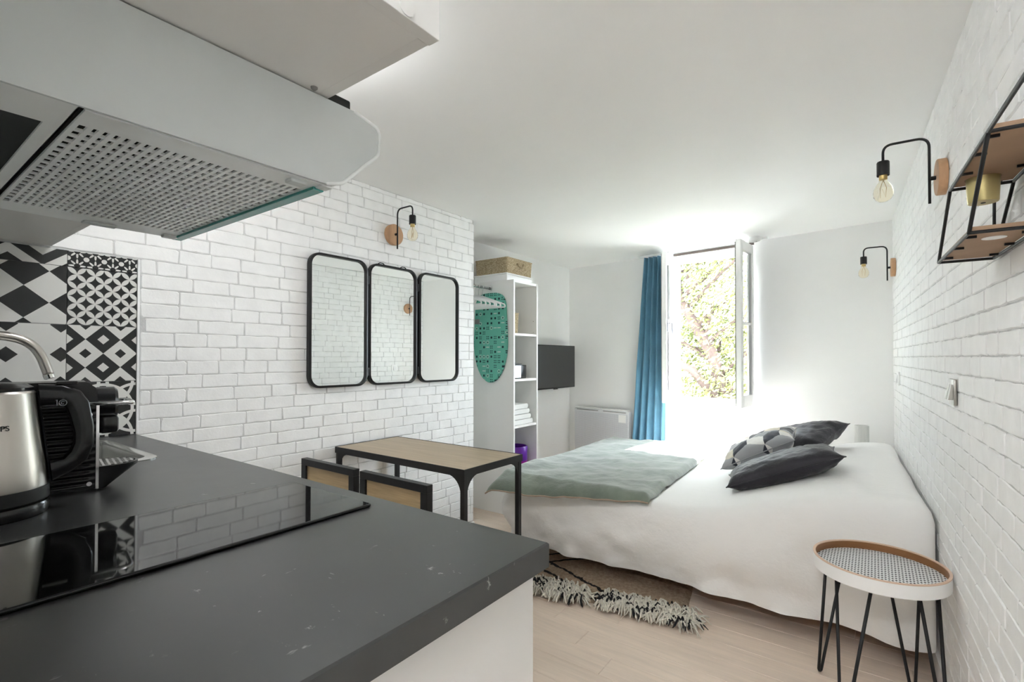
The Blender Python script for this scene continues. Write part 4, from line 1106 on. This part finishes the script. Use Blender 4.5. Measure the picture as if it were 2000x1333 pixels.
def pillow(name, lab, c, U, V, w, h, th, m, group, seed):
    U = Vector(U).normalized(); V = Vector(V); V = (V-U*V.dot(U)).normalized(); Nn = U.cross(V)
    n = 40; a = MB(); uvs = []
    def pt(u, v, sg):
        x, y = u*2-1, v*2-1
        px = w/2*x*(1-.085*(1-y*y)**1.0*abs(x)**2); py = h/2*y*(1-.085*(1-x*x)*abs(y)**2)
        b = max(0, (1-x**4)*(1-y**4)); z = th/2*b**.55*(1-.25*(x*x+y*y)/2)
        wr = .010*nz(x*2.2+seed, y*2.2, seed)+.006*nz(x*5+seed, y*5, seed+2)+.006*abs(nz(x*8, y*3, seed+4))
        z += wr*min(1, b*3)
        return Vector(c)+U*px+V*py+Nn*(sg*z)
    a.grid(lambda u, v: pt(u, v, 1), n, n); n0 = len(a.v); a.grid(lambda u, v: pt(u, v, -1), n, n)
    t = thing(name, lab, 'pillow', c, 0, group); a.v = [tuple(Vector(p)-Vector(c)) for p in a.v]
    # weld the seam
    mm = bpy.data.meshes.new('cover'); mm.from_pydata(a.v, [], a.f); uv = mm.uv_layers.new(name='UVMap'); N1 = n+1
    for l in mm.loops:
        i = l.vertex_index % n0; uv.data[l.index].uv = ((i % N1)/n, (i//N1)/n)
    bm = bmesh.new(); bm.from_mesh(mm); bmesh.ops.remove_doubles(bm, verts=bm.verts, dist=.0004); bmesh.ops.recalc_face_normals(bm, faces=bm.faces); bm.to_mesh(mm); bm.free()
    mm.materials.append(m); mm.shade_smooth(); o = bpy.data.objects.new('cover', mm); COL.objects.link(o); o.parent = t
    ed = [pt(k/20, 0, 1) for k in range(20)]+[pt(1, k/20, 1) for k in range(20)]+[pt(1-k/20, 1, 1) for k in range(20)]+[pt(0, 1-k/20, 1) for k in range(20)]
    MB().tube([p-Vector(c) for p in ed], .003, 6, closed=True).build('piping', m, t, 180)
pillow('charcoal_pillow', 'dark charcoal velvet pillow at the front of the pile', (1.845, 2.285, .622), (.50, .10, .20), (-.10, 1, .0), .56, .36, .135, MT['pillow'], 'pillows on the bed', 1)
pillow('charcoal_pillow', 'dark charcoal pillow at the back, behind the patterned cushion', (1.85, 3.09, .665), (.5, -.22, .14), (.2, .9, .22), .45, .40, .15, MT['pillow'], 'pillows on the bed', 4)
pillow('geometric_cushion', 'black and white cube-patterned cushion between the dark pillows', (1.675, 2.68, .645), (.44, .02, .24), (.0, 1, .10), .44, .40, .15, MT['blocks'], 'pillows on the bed', 9)

# ------------------------------------------------------------------ side table
def side_table():
    cx, cy, zt, r_ = 2.250, 1.47, .5, .192
    t = thing('side_table', 'round tray side table with white cane top and hairpin legs', 'side table', (cx, cy, 0))
    n = 72
    MB().lathe([(r_-.012, .455), (r_-.004, .452), (r_, .455), (r_, .497), (r_-.0045, .497)], n=n, cap=False).build('tray_rim', MT['white'], t, 40)
    MB().lathe([(r_-.0045, .474), (r_-.0045, .497)], n=n).build('inner_band', MT['traywood'], t, 180) if False else None
    MB().lathe([(r_-.0075, .470), (r_-.0046, .470), (r_-.0046, .4965), (r_-.0075, .4965), (r_-.0075, .470)], n=n).build('wooden_band', MT['traywood'], t, 40)
    MB().lathe([(r_-.0078, .4972), (r_+.0003, .4972), (r_+.0003, .5005), (r_-.0078, .5005), (r_-.0078, .4972)], n=n).build('rim_edge', MT['trayedge'], t, 40)
    MB().lathe([(0, .462), (r_-.008, .462), (r_-.008, .472), (0, .472)], n=n).build('cane_panel', MT['cane'], t, 40)
    MB().lathe([(0, .4535), (r_-.013, .4535), (r_-.013, .4615), (0, .4615)], n=n).build('tray_base', MT['white'], t, 40)
    for k, a in enumerate((152, 242, 332, 62)):
        a = R(a); d_ = Vector((math.cos(a), math.sin(a), 0)); s_ = Vector((-math.sin(a), math.cos(a), 0)); f = d_*(.205 if k != 2 else .19)
        rt_ = .145; p0 = d_*rt_+s_*.055+Vector((0, 0, .451)); p1 = d_*rt_-s_*.055+Vector((0, 0, .451))
        b0 = f+s_*.009+Vector((0, 0, .014)); b1 = f-s_*.009+Vector((0, 0, .014))
        MB().tube([p0, b0, f+s_*.006+Vector((0, 0, .0075)), f+Vector((0, 0, .0055)), f-s_*.006+Vector((0, 0, .0075)), b1, p1], .0052, 8).build('hairpin_leg', MT['black'], t, 180)
        MB().box((-.02, -.065, .4475), (.02, .065, .453)).xf(Matrix.Translation(d_*rt_) @ Matrix.Rotation(a, 4, 'Z')).build('leg_plate', MT['black'], t)
side_table()
# far bedside: small table with ribbed lamp
def far_lamp():
    t0 = thing('bedside_table', 'white bedside table hidden beyond the bed by far wall', 'side table', (2.17, 3.535, 0))
    MB().box((-.13, -.10, .50), (.13, .10, .52), .003).build('top', MT['white'], t0)
    for x in (-.12, .12):
        for y in (-.09, .09): MB().box((x-.01, y-.01, 0), (x+.01, y+.01, .4995)).build('leg', MT['white'], t0)
    t = thing('table_lamp', 'ribbed white cylinder lamp beyond the bed by the far wall', 'lamp', (2.17, 3.535, .521))
    MB().lathe([(0, 0), (.042, 0), (.042, .02), (0, .02)], n=24).build('base', MT['grey'], t, 40)
    N = 28; vs = []; fs = []
    sh = MB()
    for k in range(N):
        a = 2*pi*k/N
        MB_ = sh.box((.0405, -.0032, .021), (.0425, .0032, .205)) if k == 0 else sh
        if k: 
            q = MB().box((.0405, -.0032, .021), (.0425, .0032, .205)).xf(Matrix.Rotation(a, 4, 'Z')); sh.add(q.v, q.f)
    sh.lathe([(.0385, .021), (.0402, .021), (.0402, .208), (.0385, .208), (.0385, .021)], n=N)
    sh.build('ribbed_shade', MT['lampcyl'], t)
far_lamp()

# ------------------------------------------------------------------ rug
def rug():
    ang = math.atan2(1.60-1.466, 1.566-.885); t = thing('berber_rug', 'tan rug with black lines and shaggy cream fringe beside bed', 'rug', (1.55, 1.605, 0), ang)
    # local: x from right corner to the left (negative), y under the bed
    w, d_ = 1.25, .55
    def f(u, v):
        x = -w*u; y = d_*v; h = .012+.004*nz(x*9, y*9, 2)+.003*nz(x*30, y*30, 4)
        e = min(u, 1-u, v, 1-v); return (x+.006*nz(y*7, 3), y+.006*nz(x*7, 1)+.10*v*0, h*min(1, .25+e*30)+.001)
    a = MB(); nu, nv = 110, 80; a.grid(f, nu, nv); n0 = len(a.v); a.grid(lambda u, v: (f(u, v)[0], f(u, v)[1], .0005), nu, nv); m = nu+1
    for i in range(nu): a.f.append((i, i+1, n0+i+1, n0+i)); a.f.append((nv*m+i, n0+nv*m+i, n0+nv*m+i+1, nv*m+i+1))
    for j in range(nv): a.f.append((j*m, n0+j*m, n0+(j+1)*m, (j+1)*m)); a.f.append((j*m+nu, (j+1)*m+nu, n0+(j+1)*m+nu, n0+j*m+nu))
    a.build('pile', MT['rug'], t, 180)
    rng = random.Random(5); cr = MB(); bk = MB()
    for k in range(2100):
        x = -rng.random()*w*.98+.03
        if -.475 < x < -.395 : continue
        y = rng.uniform(-.03, .10)
        base = Vector((x, y, .012)); tuft = .05*nz(x*14, 0, 3)
        L = rng.uniform(.04, .08); th = -pi/2+rng.gauss(0, 1.15); dv = Vector((math.cos(th), math.sin(th), 0))
        if y > .05: L *= .7
        p1 = base+dv*L*.4+Vector((0, 0, rng.uniform(.012, .036))); p2 = base+dv*L*.8+Vector((0, 0, rng.uniform(.006, .02))); p3 = base+dv*L+Vector((0, tuft, .004))
        tgt = bk if nz(x*16, y*14, 8)+rng.uniform(-.35, .35) > .30 else cr
        tgt.tube([base, p1, p2, p3], [.003, .0048, .0046, .0022], 4, cap=False)
    for k in range(40):
        x = .0+rng.uniform(-.04, .04); base = Vector((x, rng.uniform(-.05, .05), .01)); th = -pi/2+rng.gauss(.75, .4); dv = Vector((math.cos(th), math.sin(th), 0)); L = rng.uniform(.05, .08)
        (bk if rng.random() < .15 else cr).tube([base, base+dv*L*.5+Vector((0, 0, .025)), base+dv*L+Vector((0, 0, -.005))], [.003, .004, .0015], 4, cap=False)
    cr.build('cream_fringe', MT['strand'], t, 180, kind='stuff'); bk.build('black_fringe', MT['strandb'], t, 180, kind='stuff')
rug()

# ------------------------------------------------------------------ added fill lights, out of view
def hall_fill_light():  # made-up fixture behind the camera, added to brighten the room
    t = thing('added_fill_light', 'added unseen fill light on the entrance hall ceiling', 'lamp', (2.18, -1.5, H))
    MB().lathe([(0, -.02), (.11, -.02), (.11, -.0005), (0, -.0005)], n=32).build('canopy', MT['white'], t, 40)
    MB().lathe([(.10, -.021), (.12, -.05), (.10, -.085), (.05, -.10), (0, -.103)], n=32).build('hall_fill_emitter', mat('hall_fill_glow', (.9, .9, .9), .3, emit=((.97, .985, 1), 25)), t, 180)
hall_fill_light()

def kitchen_fill_light():  # invented fill source, hidden from view by the hood and wall cabinets
    t = thing('added_fill_light', 'added unseen fill light above the kitchen worktop front', 'lamp', (.95, .07, H))
    MB().lathe([(0, -.012), (.12, -.012), (.12, -.0005), (0, -.0005)], n=32).build('canopy', MT['white'], t, 40)
    MB().lathe([(.13, -.013), (.14, -.02), (.14, -.075), (.13, -.082), (0, -.083)], n=32).build('kitchen_fill_emitter', mat('kitchen_fill_glow', (.9, .9, .9), .3, emit=((.965, .983, 1), 5.6)), t, 40)
kitchen_fill_light()
